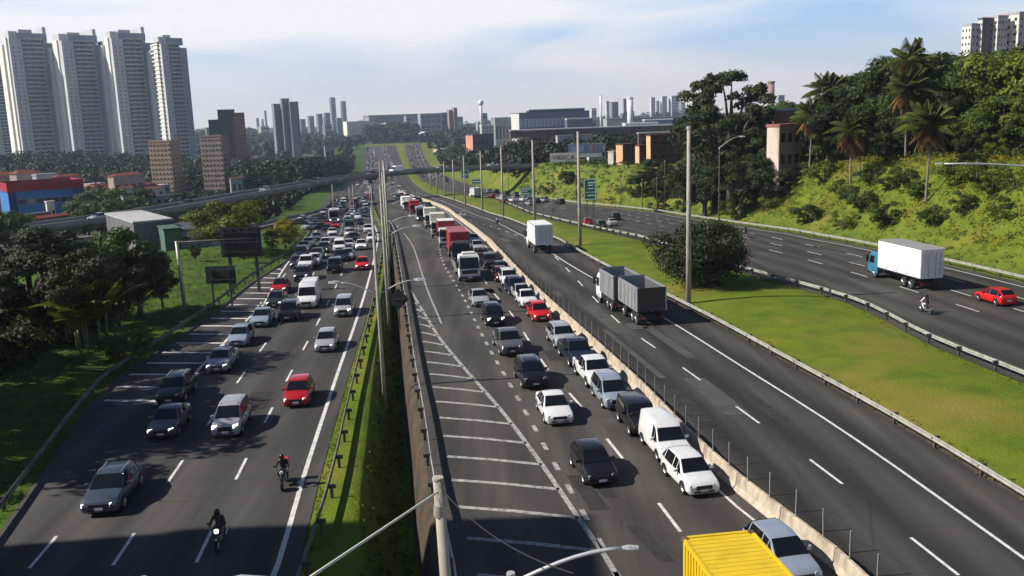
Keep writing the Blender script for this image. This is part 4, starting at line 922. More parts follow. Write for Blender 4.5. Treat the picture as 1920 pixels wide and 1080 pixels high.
names = ['tallest mast on the mown median, in front of the round bush', 'tall mast on the median behind the white express lorry', 'third mast from the front on the mown median', 'fourth mast on the mown median by the lone white car', 'fifth mast on the mown median', 'sixth mast on the mown median', 'seventh mast on the mown median', 'eighth mast on the mown median', 'ninth mast on the mown median', 'farthest mast on the mown median near the viaduct']
for i, (bx, by, ty_) in enumerate([(1291,571,240), (1088,463,250), (1003,427,265), (944,411,275), (905,398,283), (873,388,292), (852,378,300), (835,371,305), (820,364,312), (808,358,318)]):
    p = G(bx, by); top = at(bx-3, ty_, p.y).z
    x = p.x; mast(x, p.y, top-gz(p.y)+.3, names[i], GP, r=.27 if i < 3 else .25)
nn = ['nearest twin-armed lamp post in the dark ditch between local lanes and ramp', 'second twin-armed lamp post of the row in the ditch', 'third twin-armed lamp post in the row', 'fourth twin-armed lamp post in the row', 'fifth twin-armed lamp post in the row', 'sixth twin-armed lamp post in the row', 'farthest twin-armed lamp post of the central row']
for i, y in enumerate((61.7, 84, 100, 122, 146, 174, 206)):
    x = (fAR(y)+.9)*.42+(fBL(y)-.3)*.58 if y < 140 else (fAR(y)+fBL(y))/2+.3
    if i == 0: x = G(735, 725, z=-1.2).x; 
    h = 14.5
    mast(x, y, h, nn[i], 'twin-armed lamp posts between local lanes and ramp', r=.15, arms=[(8.6, 2.6, 1.0), (8.6, -2.6, 1.0)] if i != 1 else [(9.5, 2.8, 1.1), (9.5, -2.8, 1.1)], lean=-.004)
for i, (bx, by, ty_) in enumerate([(700, 417, 343), (664, 396, 345), (657, 392, 348), (636, 391, 352), (626, 398, 344)]):
    p = G(bx, by); mast(p.x, p.y, at(bx-2, ty_, p.y).z-gz(p.y), 'slender pole %s' % ['beside the jam of the local lanes, right edge', 'on the far side of the jam near the overpass', 'among the group of poles left of the jam', 'standing on the mown slope, right of two', 'standing on the mown slope, left of two'][i], 'slender poles near the overpass', r=.16)
for i, (bx, by, ty_) in enumerate([(968, 362, 318), (1018, 376, 318), (1131, 391, 312), (1163, 396, 335), (1200, 401, 300), (1078, 382, 310), (1212, 398, 330), (1152, 384, 312)]):
    p = G(bx, by); x = fDR(p.y)+.9
    mast(x, p.y, min(14, max(7, at(bx, ty_, p.y).z-gz(p.y))), 'thin dark lamp pole by the embankment rail, number %s from the green signs' % ['eight', 'seven', 'two', 'three', 'five', 'six', 'four', 'one'][i] if False else 'thin dark pole behind the embankment rail %s' % ['left of the small green sign', 'just left of the small green sign', 'right of the large green sign', 'below the brick houses', 'right of the brick houses', 'between the two green signs', 'under the dense dark trees', 'nearest right of the large green sign'][i], 'poles along the embankment', r=.11, m=M_postd)
# embankment lamp with a long curved arm against the trees
b = at(1349, 276, 118); e = at(1386, 255, 118)
mast(b.x, 118, b.z-terr(b.x, 118)+.3, 'lamp post with pale curved arm in front of the big dark tree', 'lamp posts on the right bank', r=.1, arms=[(b.z-terr(b.x, 118)+.2, e.x-b.x, e.z-b.z)], m=M_postd)
# foreground lamp and pole
b = at(995, 1085, 17); e = at(1168, 1037, 17)
mast(b.x-.4, 17, b.z+.1, 'street lamp in the foreground with curved arm and flat head', 'foreground lamps', r=.11, arms=[(b.z-.1, e.x-b.x+.4, e.z-b.z+.2)], z=.3, hs=.42)
b = at(1960, 322, 38); e = at(1742, 306, 38)
mast(b.x+3.2, 38, b.z, 'street lamp at the frame edge, its arm reaching in front of the hillside trees', 'foreground lamps', r=.12, arms=[(b.z-.3, e.x-b.x-2.6, e.z-b.z+.35)], z=.2, hs=.45)
b = at(425, 1082, 16); mast(b.x-1.6, 16, b.z, 'lamp head peeking in at the bottom edge of the frame', 'foreground lamps', r=.11, arms=[(b.z-.5, 1.6, .35)], z=.3)
pb = at(821, 897, 21.5)
pole = thing('utility_pole', 'cream concrete utility pole in the foreground with stay wires', 'utility pole', (pb.x+.25, 21.5, -.5))
q = MB(); q.tube([(0, 0, 0), (-.25, 0, pb.z+.5)], [.19, .13], 12); link('shaft', q.mesh('shaft', True), pole, M_mast)
q = MB(); q.tube([(-.25, 0, pb.z+.46), (-.25, 0, pb.z+.53)], .145, 12); link('pole_cap', q.mesh('pole_cap'), pole, M_mast)
q = MB(); q.tube([(-.25, 0, pb.z-.5), (-.24, 0, pb.z-.2)], .155, 12); link('steel_band', q.mesh('steel_band'), pole, M_galv)
M_wire = mat('stay_cable', (.6, .58, .52), .6); M_wired = mat('dark_cable', (.02, .02, .02), .8)
def cable(a, b, label, r=.03, sag=0, m=None, n=12):
    o0 = Vector(a); q = MB(); q.tube([Vector(a).lerp(Vector(b), k/n)-o0-Vector((0, 0, sag*4*(k/n)*(1-k/n))) for k in range(n+1)], r, 5)
    return thing('cable', label, 'cable', o0, 0, 'overhead cables', q.mesh('cable', True), m or M_wire)
ptop = Vector((pb.x, 21.5, pb.z-.35))
cable(ptop, at(570, 1090, 13.5), 'pale taut stay cable running down left from the foreground utility pole', .028)
cable(ptop+Vector((.12, 0, 0)), at(1075, 1075, 13.5), 'dark thin cable hanging right from the foreground utility pole', .014, .3, M_wired)
# ------------------------------------------------------------------ signs
M_green = noisy('sign_green', (.012, .16, .09), (.01, .12, .07), scale=.6, rough=.5)
M_white = mat('sign_white', (.75, .75, .74), .5); M_back = mat('sign_back', (.018, .019, .022), .7)
FONT = {}
def text_mesh(s, size):
    c = bpy.data.curves.new('t', 'FONT'); c.body = s; c.size = size; c.align_x = 'CENTER'; c.align_y = 'CENTER'; c.extrude = .004
    o = bpy.data.objects.new('t', c); col.objects.link(o); bpy.context.view_layer.update()
    me_ = bpy.data.meshes.new_from_object(o.evaluated_get(bpy.context.evaluated_depsgraph_get())); bpy.data.objects.remove(o); return me_
def sign(px0, py0, px1, py1, Y, label, face_m, legs=2, rz=0, bars=None, border=True, back=False):
    a, b = at(px0, py0, Y), at(px1, py1, Y); cx = (a.x+b.x)/2; W, Hh = abs(b.x-a.x), abs(a.z-b.z); z0 = min(a.z, b.z); g = terr(cx, Y)
    root = thing('road_sign', label, 'road sign', (cx, Y, g-.2), rz, 'road signs')
    q = MB().box(-W/2, W/2, -.05, .0, z0-g+.2, z0-g+.2+Hh); link('sign_panel', bev(q.mesh('sign_panel'), .02, 1), root, face_m)
    for k in range(legs):
        x = (-W/2+W*(k+.5)/legs); q = MB().box(x-.07, x+.07, .02, .16, 0, z0-g+.2+Hh*.9); link('sign_leg', q.mesh('sign_leg'), root, M_postd)
    if border:
        t_ = Hh*.025+.03
        for (x0, x1, zz0, zz1) in ((-W/2+.08, W/2-.08, Hh-.1-t_, Hh-.1), (-W/2+.08, W/2-.08, .1, .1+t_), (-W/2+.08, -W/2+.08+t_, .1+t_, Hh-.1-t_), (W/2-.08-t_, W/2-.08, .1+t_, Hh-.1-t_)):
            link('border_stripe', MB().box(x0, x1, -.062, -.05, z0-g+.2+zz0, z0-g+.2+zz1).mesh('border_stripe'), root, M_white)
    for (u0, u1, v0, v1) in (bars or []):
        link('legend_line', MB().box(-W/2+W*u0, -W/2+W*u1, -.064, -.05, z0-g+.2+Hh*v0, z0-g+.2+Hh*v1).mesh('legend_line'), root, M_white)
    return root
sign(1094, 335, 1118, 375, 178, 'large upright green direction sign with white lines beside the outbound lanes', M_green, bars=[(.35,.9,.78,.83), (.35,.75,.66,.71), (.1,.9,.36,.38), (.3,.85,.2,.25), (.35,.8,.52,.56)])
sign(977, 352, 998, 366, 228, 'small green direction sign behind the far outbound traffic', M_green, bars=[(.1,.9,.75,.85), (.1,.6,.5,.6), (.1,.8,.2,.3)])
sign(884, 336, 903, 345, 300, 'distant green sign under the right end of the viaduct', M_green, bars=[(.1,.9,.4,.6)])
sign(864, 318, 880, 335, 310, 'teal green sign hanging at the viaduct over the outbound lanes', mat('sign_teal', (.01, .1, .11), .5), bars=[(.2,.8,.4,.5)])
# gantry on the left bank seen from behind
gp = G(347, 583); gtop = at(338, 452, gp.y); gx1 = at(412, 448, gp.y).x
gr = thing('sign_gantry', 'steel gantry post with long arm in front of the dark board', 'gantry', (gp.x, gp.y, terr(gp.x, gp.y)-.2))
hh = gtop.z-terr(gp.x, gp.y)+.2
q = MB(); q.tube([(0, 0, 0), (-.15, 0, hh)], [.2, .16], 10); link('gantry_post', q.mesh('gantry_post', True), gr, M_galv)
q = MB(); q.tube([(-.15, 0, hh-.1), (gx1-gp.x+3.2, 0, hh+.05)], .06, 8); link('gantry_arm', q.mesh('gantry_arm', True), gr, M_galvd)
a, b = at(411, 428, 100), at(492, 480, 100)
bd = thing('billboard', 'large dark billboard seen from behind, below the leafy green tree', 'billboard', ((a.x+b.x)/2, 100, terr((a.x+b.x)/2, 100)-.2), 0)
g0 = bd.location.z; W = b.x-a.x
link('board_panel', MB().box(-W/2, W/2, 0, .15, b.z-g0, a.z-g0).mesh('board_panel'), bd, M_back)
for k in range(5): x = -W/2+W*(k+.5)/5; link('board_strut', MB().box(x-.06, x+.06, -.13, 0, b.z-g0, a.z-g0).mesh('board_strut'), bd, M_back)
for k in range(3): zz = b.z-g0+(a.z-b.z)*(k+.5)/3; link('board_rail', MB().box(-W/2, W/2, -.2, -.132, zz-.06, zz+.06).mesh('board_rail'), bd, M_back)
for k in (-.33, .33): link('board_leg', MB().box(W*k-.15, W*k+.15, .16, .5, 0, a.z-g0-.5).mesh('board_leg'), bd, M_postd)
a, b = at(384, 500, 93), at(443, 531, 93)
bd = thing('sign_board', 'smaller dark sign board seen from behind, low on the grass', 'sign board', ((a.x+b.x)/2, 93, terr((a.x+b.x)/2, 93)-.2), 0)
g0 = bd.location.z; W = b.x-a.x
link('board_panel', MB().box(-W/2, W/2, 0, .1, b.z-g0, a.z-g0).mesh('board_panel'), bd, M_back)
for k in (-.3, .3): link('board_leg', MB().box(W*k-.09, W*k+.09, -.15, 0, 0, a.z-g0-.2).mesh('board_leg'), bd, M_postd)
for k in (.2, .75): link('board_rail', MB().box(-W/2, W/2, -.26, -.15, b.z-g0+(a.z-b.z)*k, b.z-g0+(a.z-b.z)*k+.12).mesh('board_rail'), bd, M_back)
# diamond warning sign on the ramp verge, seen from behind
p = G(748, 590); dx = fBL(81)-.9
dm = thing('warning_sign', 'dark back of a diamond warning sign on the ramp verge', 'warning sign', (dx, 81, gz(81)-.3))
cz = at(748, 561, 81).z-dm.location.z
q = MB(); q.ring_loft([[(1.0*math.sin(t), yy, cz+1.0*math.cos(t)) for t in (0, math.pi/2, math.pi, 3*math.pi/2)] for yy in (-.03, .03)]); link('sign_plate', fixn(q.mesh('sign_plate')), dm, M_back)
link('sign_leg', MB().box(-.05, .05, .03, .12, 0, cz+.6).mesh('sign_leg'), dm, M_postd)
link('clamp_bar', MB().box(-.5, .5, -.07, -.03, cz-.05, cz+.05).mesh('clamp_bar'), dm, M_postd)
# ------------------------------------------------------------------ buildings
M_win = mat('dark_window_glass', (.02, .024, .03), .15, spec=.6)
M_tile = noisy('red_roof_tiles', (.24, .055, .03), (.14, .04, .03), scale=.6, rough=.85, bump=.3, bscale=5)
def wmat(c, k=.8): 
    key = 'wall_%d_%d_%d' % tuple(int(v*255) for v in c)
    return noisy(key, c, tuple(v*k for v in c), scale=.12, rough=.9, c3=tuple(v*k*.85 for v in c), scale2=.5, stretch=(1, 1, .4))
def pane_grid(mb, W, z0, z1, y, nx, nz, fw=.55, fh=.5, x0=None, x1=None, axis='x', sgn=1, slab=None):
    x0 = -W/2 if x0 is None else x0; x1 = W/2 if x1 is None else x1
    cw, ch = (x1-x0)/nx, (z1-z0)/nz
    for i in range(nx):
        for j in range(nz):
            a, b = x0+cw*(i+.5-fw/2), x0+cw*(i+.5+fw/2); c, d = z0+ch*(j+.5-fh/2), z0+ch*(j+.5+fh/2)
            if axis == 'x': mb.box(a, b, y-.03*1, y+.12, c, d)
            else: mb.box(y-.12 if sgn > 0 else y-.03, y+.03 if sgn > 0 else y+.12, a, b, c, d)
def frame(px0, pxm, px1, ytop, Y, phi):
    """corner at pxm; left face px0..pxm, front face pxm..px1; returns W, D, rz, centre(x,y), ztop"""
    c = at(pxm, ytop, Y); va = math.atan2(c.x, c.y); k = Y/FPX/math.cos(va)
    W = (px1-pxm)*k/math.cos(phi); D = (pxm-px0)*k/math.sin(phi) if pxm > px0 else None
    return W, D, -va+phi, c
WINM = [None]
def block(name, label, cat, px0, pxm, px1, ytop, Y, colr, phi=.6, D=None, nx=0, nz=0, side_nx=0, fw=.55, fh=.45, roofc=None, group=None, ybase=None, zb=None, side='L', roof=None, sidec=None, sep_win=False, side_nz=None):
    if side == 'L': W, D0, rz, c = frame(px0, pxm, px1, ytop, Y, phi)
    else:   # mirrored: front px0..pxm, right face pxm..px1
        c = at(pxm, ytop, Y); va = math.atan2(c.x, c.y); k = Y/FPX/math.cos(va)
        W = (pxm-px0)*k/math.cos(phi); D0 = (px1-pxm)*k/math.sin(phi) if px1 > pxm else None; rz = -va-phi
    D = D or D0 or W*.7
    ct, st_ = math.cos(rz), math.sin(rz)
    sx = 1 if side == 'L' else -1
    cx = c.x+(sx*W/2)*ct-(D/2)*st_; cy = c.y+(sx*W/2)*st_+(D/2)*ct
    g = terr(cx, cy) if zb is None else zb
    if ybase is not None: g = min(g, at(pxm, ybase, Y).z)
    h = c.z-g
    root = thing(name, label, cat, (cx, cy, g-4), rz, group); h += 4
    link('wall', fixn(MB().box(-W/2, W/2, -D/2, D/2, 0, h).mesh('wall')), root, wmat(colr))
    q = MB(); t = max(.25, min(.8, h*.03)); q.box(-W/2-.15, W/2+.15, -D/2-.15, D/2+.15, h, h+t)
    if roof == 'gable':
        q = MB(); r = min(W, D)*.28; q.ring_loft([[(x, -D/2-.4, h-.1), (x, 0, h+r), (x, D/2+.4, h-.1)] for x in (-W/2-.3, W/2+.3)])
    elif roof == 'hip':
        q = MB(); r = min(W, D)*.3; q.ring_loft([[(-W/2-.4, -D/2-.4, h), (W/2+.4, -D/2-.4, h), (W/2+.4, D/2+.4, h), (-W/2-.4, D/2+.4, h)], [(-W/4, -.1, h+r), (W/4, -.1, h+r), (W/4, .1, h+r), (-W/4, .1, h+r)]])
    link('roof', fixn(q.mesh('roof')), root, M_tile if roof and not roofc else wmat(roofc or tuple(v*.8 for v in colr)))
    if sidec:  # panel over the sun-facing side, the sunlight put into its colour
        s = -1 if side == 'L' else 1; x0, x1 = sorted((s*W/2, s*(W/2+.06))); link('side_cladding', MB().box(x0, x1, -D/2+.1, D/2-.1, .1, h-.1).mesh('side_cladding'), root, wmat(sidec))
    z0 = 4+h*.03 if nz > 1 else 4+(h-4)*.2
    if nx and sep_win:
        cw, ch = W/nx, (h-z0)/nz; pm = MB(); pm.box(-cw*fw/2, cw*fw/2, -.05, .06, -ch*fh/2, ch*fh/2); pm = pm.mesh('window'); pm.materials.append(M_win)
        fm = MB()
        for a, b, c_, d in ((-cw*fw/2-.08, cw*fw/2+.08, -ch*fh/2-.1, -ch*fh/2), (-cw*fw/2-.08, cw*fw/2+.08, ch*fh/2, ch*fh/2+.08)): fm.box(a, b, -.12, .03, c_, d)
        fm = fm.mesh('sill'); fm.materials.append(wmat((.4, .4, .39)))
        for i in range(nx):
            for j in range(nz): o = link('window', pm, root); o.location = (-W/2+cw*(i+.5), -D/2, z0+ch*(j+.5)); link('sill', fm, o)
    elif nx:
        q = MB(); pane_grid(q, W, z0, h-.3, -D/2, nx, nz, fw, fh); o = link('window_panes', q.mesh('window_panes'), root, WINM[0] or M_win); o['kind'] = 'stuff'
    if side_nx:
        q = MB(); s = -1 if side == 'L' else 1; pane_grid(q, D, z0, h-.3, s*(W/2+.07), side_nx, side_nz or nz, fw*.9, fh, axis='y', sgn=-s); o = link('side_window_panes', q.mesh('side_window_panes'), root, M_win); o['kind'] = 'stuff'
    root['w'] = 0; del root['w']
    return root, W, D, h
# --- the group of white residential towers
M_tw = wmat((.50, .50, .52), .88); M_tgrey = wmat((.19, .21, .26)); M_tw_shaded = wmat((.27, .30, .36), .92); M_tw_sunlit = wmat((.76, .73, .64), .92)  # front shade and sun on the left side are mixed into these wall tones
def tower(px0, pxm, px1, ytop, Y, label, lit_balc=False, fin=True, phi=R(17), floors=31):
    W, D, rz, c = frame(px0, pxm, px1, ytop, Y, phi); ct, s_ = math.cos(rz), math.sin(rz)
    cx = c.x+W/2*ct-D/2*s_; cy = c.y+W/2*s_+D/2*ct; g = terr(cx, cy); h = c.z-g+3
    root = thing('apartment_tower', label, 'apartment tower', (cx, cy, g-3), rz, 'white residential towers on the hill')
    fh = (h-12)/floors
    # stepped plan: two wings, recessed centre bay
    wg = W*.27
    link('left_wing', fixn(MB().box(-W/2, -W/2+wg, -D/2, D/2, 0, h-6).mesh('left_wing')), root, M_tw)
    link('right_wing', fixn(MB().box(W/2-wg, W/2, -D/2+1.5, D/2, 0, h-9).mesh('right_wing')), root, M_tw_shaded)
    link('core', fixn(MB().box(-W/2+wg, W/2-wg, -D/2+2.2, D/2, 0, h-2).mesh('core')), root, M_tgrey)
    link('rear_wing', fixn(MB().box(-W/2-2.2, -W/2, D*.02, D*.42, 0, h-10).mesh('rear_wing')), root, M_tw_sunlit)
    link('side_pier', fixn(MB().box(-W/2-1.2, -W/2, -D*.33, -D*.12, 0, h-5).mesh('side_pier')), root, M_tw_sunlit)
    link('crown_wall', fixn(MB().box(-W/2+wg*.6, W/2-wg*.5, -D/2+1.2, -D/2+2.15, h-7, h-1).mesh('crown_wall')), root, M_tw_shaded)
    link('roof_tank', fixn(MB().box(-W*.2, W*.1, -D*.2, D*.2, h-2, h+2.5).mesh('roof_tank')), root, M_tw)
    link('lift_house', fixn(MB().box(-W*.45, -W*.26, -D*.3, 0, h-6, h+.5).mesh('lift_house')), root, M_tw)
    if fin: link('roof_fin', fixn(MB().box(W*.28, W*.36, -D*.45, D*.2, h-9, h+4.5).mesh('roof_fin')), root, M_tw)
    bw = W-2*wg
    b = MB(); b.box(-bw/2+.2, bw/2-.2, -1.6, 2.2, 0, .3); b.box(-bw/2+.2, bw/2-.2, -1.6, -1.45, .3, 1.05); b = b.mesh('balcony'); b.materials.append(M_tw)
    for k in range(floors): o = link('balcony', b, root); o.location = (0, -D/2, 9+k*fh)
    q = MB(); pane_grid(q, bw, 9, 9+floors*fh, -D/2+2.15, 3, floors, .7, .5); link('bay_windows', q.mesh('bay_windows'), root, M_win)['kind'] = 'stuff'
    q = MB(); pane_grid(q, wg, 9, h-12, -D/2-.02, 2, floors, .28, .34, x0=-W/2+.5, x1=-W/2+wg-.5); pane_grid(q, wg, 9, h-14, -D/2+1.48, 2, floors, .25, .34, x0=W/2-wg+.5, x1=W/2-.5)
    link('wing_windows', q.mesh('wing_windows'), root, M_win)['kind'] = 'stuff'
    if lit_balc:
        b2 = MB(); b2.box(-1.8, 0, -D*.2, D*.2, 0, .3); b2.box(-1.8, -1.6, -D*.2, D*.2, .3, 1.2); b2 = b2.mesh('side_balcony'); b2.materials.append(M_tw_sunlit)
        for k in range(floors): o = link('side_balcony', b2, root); o.location = (-W/2, -D*.2+.5, 9+k*fh)
        q = MB(); pane_grid(q, 1, 9, 9+floors*fh, -W/2-.05, 3, floors, .75, .55, x0=-D*.38, x1=0, axis='y', sgn=-1); link('side_windows', q.mesh('side_windows'), root, M_win)['kind'] = 'stuff'
    link('podium', fixn(MB().box(-W/2-4, W/2+3, -D/2-4, D/2, 0, 8).mesh('podium')), root, M_tw)
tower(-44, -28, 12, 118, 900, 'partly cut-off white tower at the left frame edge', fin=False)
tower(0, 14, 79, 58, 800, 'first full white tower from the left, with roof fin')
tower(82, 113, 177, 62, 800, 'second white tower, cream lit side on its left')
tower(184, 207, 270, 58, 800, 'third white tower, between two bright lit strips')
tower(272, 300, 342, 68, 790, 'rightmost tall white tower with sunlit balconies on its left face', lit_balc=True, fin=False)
block('apartment_tower', 'lower grey annex tower right of the white towers', 'apartment tower', 338, 340, 354, 190, 860, (.3, .33, .38), nx=3, nz=18, group='white residential towers on the hill')
# --- mid blocks
block('apartment_block', 'tan apartment block with orange side, left of the pair', 'apartment block', 283, 318, 335, 266, 450, (.36, .26, .19), phi=R(62), nx=3, nz=11, side_nx=6, fw=.4, fh=.35, group='tan apartment blocks', D=None)
block('apartment_block', 'narrow tan apartment block, right of the pair', 'apartment block', 378, 414, 427, 256, 450, (.30, .22, .18), phi=R(65), nx=2, nz=11, side_nx=6, fw=.4, fh=.35, group='tan apartment blocks')
for a in ((391, 397, 410, 226, (.035,.035,.035), 'low dark brown slab at the left of the dark cluster'), (408, 415, 437, 207, (.04,.036,.036), 'tall dark brown tower in the dark cluster'), (434, 437, 456, 213, (.24,.085,.05), 'brick orange tower beside the dark cluster')):
    block('residential_tower', a[5], 'tower block', a[0], a[1], a[2], a[3], 850, a[4], nx=4, nz=14, fw=.35, fh=.4, ybase=285, group='dark tower cluster')
for a in ((509, 513, 527, 196, 'left wing of the grey tower trio'), (525, 528, 541, 186, 'tallest middle part of the grey tower trio'), (539, 543, 558, 192, 'right wing of the grey tower trio')):
    block('residential_tower', a[4], 'tower block', a[0], a[1], a[2], a[3], 1000, (.25, .27, .30), nx=4, nz=20, fw=.4, fh=.4, ybase=285, group='grey tower trio')
random.seed(5)
# far skyline
SK = [(617,628,183,2600,'left of the far twin towers'),(638,648,190,2600,'right of the far twin towers'),(478,485,222,2300,'pale far block'),(489,494,224,2300,'white far slab left of the grey trio'),(495,499,208,2200,'slim far tower with pointed top'),(560,572,224,2000,'far block beside the grey trio'),(576,588,218,2200,'far stepped block'),(592,604,214,2100,'far wide block'),(606,618,212,2100,'far block left of the twin towers'),(628,640,222,2100,'far low block between the twins'),
      (838,850,207,1500,'pinkish far block with water tank'),(848,857,203,1500,'pinkish far tower'),(1135,1142,190,1700,'white far slab right of the thin chimney'),(1143,1159,192,1750,'grey far tower'),(1168,1174,186,1600,'thin grey far stack'),(1218,1228,183,2200,'first of the far white row'),(1230,1236,190,2200,'second of the far white row'),(1238,1250,181,2200,'third of the far white row'),(1254,1272,180,2200,'widest of the far white row'),(1274,1284,192,2200,'last of the far white row'),(1455,1470,180,900,'small pale block behind the palms')]
for x0, x1, yt, Y, lb in SK:
    wht = 'white' in lb or 'pale' in lb; pk = 'pink' in lb
    block('far_tower', lb+' on the hazy horizon', 'tower block', x0, x0+(x1-x0)*.3, x1, yt, Y, (.55, .55, .56) if wht else ((.34, .22, .2) if pk else (.2, .21, .24)), nx=4, nz=12, fw=.5, fh=.4, ybase=250, group='far skyline towers')
FCS = [((.5,.5,.5), 'pale'), ((.3,.3,.33), 'grey'), ((.4,.36,.33), 'beige'), ((.2,.2,.22), 'dark')]
FLM = {0: 'at the left', 360: 'right of the white towers', 458: 'right of the dark tower cluster', 558: 'right of the grey tower trio', 648: 'right of the far twin towers', 740: 'above the hillside highway', 838: 'by the pinkish far block', 903: 'right of the white water tower', 1000: 'behind the violet factory', 1105: 'left of the thin white chimney', 1127: 'right of the thin white chimney', 1190: 'right of the fat white silo', 1250: 'beside the far white row'}
for i in range(34):
    x = random.choice([random.uniform(470, 840), random.uniform(840, 1290), random.uniform(360, 700)]); yt = 232-(x-700)*.035+random.uniform(-14, 4); wd = random.uniform(6, 22)
    fc = FCS[i % 4]; lm = max(k for k in FLM if k <= x) if x > 360 else 360
    seen_ = globals().setdefault('SEENL', set())
    lbf = '%s %s building %s%s' % (('tiny', 'low', 'broad')[int(min(2, (wd-6)/5.4))], fc[1], ('just ', '', 'farther ')[min(2, int((x-lm)/25))], FLM[lm])
    if lbf in seen_: lbf = lbf.replace(' building', ' stepped-back building')
    seen_.add(lbf)
    block('far_building', lbf, 'building', x, x+wd*.3, x+wd, yt, random.uniform(1500, 2800), fc[0], nx=3, nz=3, fw=.6, fh=.4, ybase=255, group='small buildings of the far city')
block('warehouse', 'long low white building catching sun beyond the highway hill', 'warehouse', 648, 650, 700, 229, 1450, (.75, .72, .6), D=30, ybase=250, phi=.2)
block('warehouse', 'white warehouse strip behind the trees over the hillside highway', 'warehouse', 722, 723, 785, 231, 1480, (.7, .7, .7), D=40, ybase=250, phi=.2)
block('warehouse', 'long grey roofed hall on the skyline above the highway hill', 'warehouse', 690, 691, 790, 217, 1900, (.2, .2, .23), D=60, ybase=250, phi=.2)
block('office_building', 'blue grey office building at the top of the highway hill', 'office building', 783, 788, 826, 214, 1490, (.27, .33, .36), nx=4, nz=5, fw=.8, fh=.35, ybase=262, phi=.5)
block('office_building', 'darker wing of the blue grey office building', 'office building', 826, 827, 838, 212, 1520, (.14, .2, .24), nx=3, nz=4, ybase=262, phi=.5)
rt, W_, D_, h_ = block('showroom', 'round-fronted showroom with white curved roof below the office building', 'showroom', 787, 788, 819, 252, 1400, (.2, .22, .25), nx=5, nz=1, fw=.8, ybase=266, D=16)
q = MB(); q.ring_loft([[(x, -D_/2-2, h_+.3+2.6*math.cos(x/W_*2.9)), (x, D_/2, h_+.3+2.6*math.cos(x/W_*2.9)), (x, D_/2, h_+1+2.6*math.cos(x/W_*2.9)), (x, -D_/2-2, h_+1+2.6*math.cos(x/W_*2.9))] for x in [W_*(k/8-.5)*1.1 for k in range(9)]]); link('canopy', fixn(q.mesh('canopy')), rt, wmat((.75,.75,.75)))
WINM[0] = mat('pale_factory_glass', (.34, .38, .46), .4)
block('factory', 'large violet grey factory hall with two long bands of windows', 'factory', 961, 973, 1104, 213, 900, (.15, .14, .24), nx=18, nz=2, fw=.82, fh=.45, ybase=246, phi=R(9), D=60, roofc=(.1, .1, .15), sidec=(.6, .58, .55))
WINM[0] = None
block('factory', 'raised rooftop plant room of the violet factory', 'factory', 990, 992, 1095, 207, 925, (.05, .05, .07), D=20, ybase=225, phi=R(9), roofc=(.5, .5, .5))
block('factory', 'pale sheds left of the violet factory', 'factory', 925, 928, 960, 222, 950, (.2, .25, .25), D=30, nx=5, nz=1, ybase=246, phi=R(9))
block('factory', 'pale sheds with round vents right of the tall silo', 'factory', 1135, 1138, 1290, 224, 800, (.30, .32, .30), D=30, nx=12, nz=1, ybase=246, phi=R(7))
rt, *_ = block('long_hall', 'long brown hall with thin white roof edge above the houses', 'hall', 955, 957, 1262, 246, 520, (.13, .10, .10), D=7, ybase=268, phi=R(4), roofc=(.6, .6, .6))
def stack(px, py0, py1, Y, rpx, label, c, cap=False, name='chimney'):
    b, t_ = at(px, py1, Y), at(px, py0, Y); r = rpx*Y/FPX/2; root = thing(name, label, name.replace('_', ' '), (b.x, Y, b.z-8))
    h = t_.z-b.z+8; q = MB(); q.tube([(0, 0, 0), (0, 0, h)], [r*1.1, r*.9], 14); link('shaft', q.mesh('shaft', True), root, wmat(c))
    q = MB(); q.tube([(0, 0, h-r*.5), (0, 0, h+r*.1)], [r*1.05]*2, 14); link('rim', q.mesh('rim'), root, wmat(tuple(v*.8 for v in c)))
    if cap: q = MB(); q.tube([(0, 0, h-r*3), (0, 0, h-r*2), (0, 0, h), (0, 0, h+r)], [r, r*2, r*2, r*.6], 14); link('tank', q.mesh('tank', True), root, wmat(c))
stack(903, 190, 232, 1100, 5, 'slim white water tower with bulb top', (.75,.75,.75), True, 'water_tower')
stack(1127, 178, 240, 700, 3.6, 'thin white chimney rising above the factories', (.75,.75,.76))
stack(1182, 183, 243, 700, 11, 'fat white silo above the factories', (.75,.76,.78), name='silo')
stack(1445, 153, 215, 800, 13, 'round reddish brown tower behind the crowns of the palms', (.30,.2,.18))
stack(1300, 168, 225, 900, 3, 'thin white mast at the edge of the big dark tree', (.75,.75,.75))
for a in ((1168, 1172, 1232, 233, 640, 'bright white low shed around the foot of the fat silo', (.78,.78,.78)), (1236, 1239, 1290, 236, 600, 'white shed strip near the big dark tree', (.7,.7,.7)), (1205, 1209, 1262, 226, 760, 'blue grey hall right of the fat silo', (.12,.16,.25)), (1060, 1063, 1110, 224, 860, 'grey hall at the right end of the violet factory', (.12,.14,.17)), (900, 903, 925, 236, 900, 'low white-roofed shed right of the water tower', (.4,.42,.42))):
    block('factory', a[5], 'factory', a[0], a[1], a[2], a[3], a[4], a[6], D=14, ybase=a[3]+10, phi=R(8), roofc=(.7,.7,.7))
HADJ = ['small', 'low', 'wide', 'narrow', 'weathered', 'plain', 'boxy', 'squat', 'tiny', 'half-hidden', 'flat-fronted', 'shaded']; HSEEN = set()
HLM = {790: 'right of the hillside highway', 838: 'below the pinkish far block', 873: 'near the orange lit far house', 930: 'left of the white gabled house', 992: 'right of the white gabled house', 1045: 'behind the painted wall', 1110: 'behind the billboard', 1160: 'above the brick houses', 1225: 'near the big dark tree'}
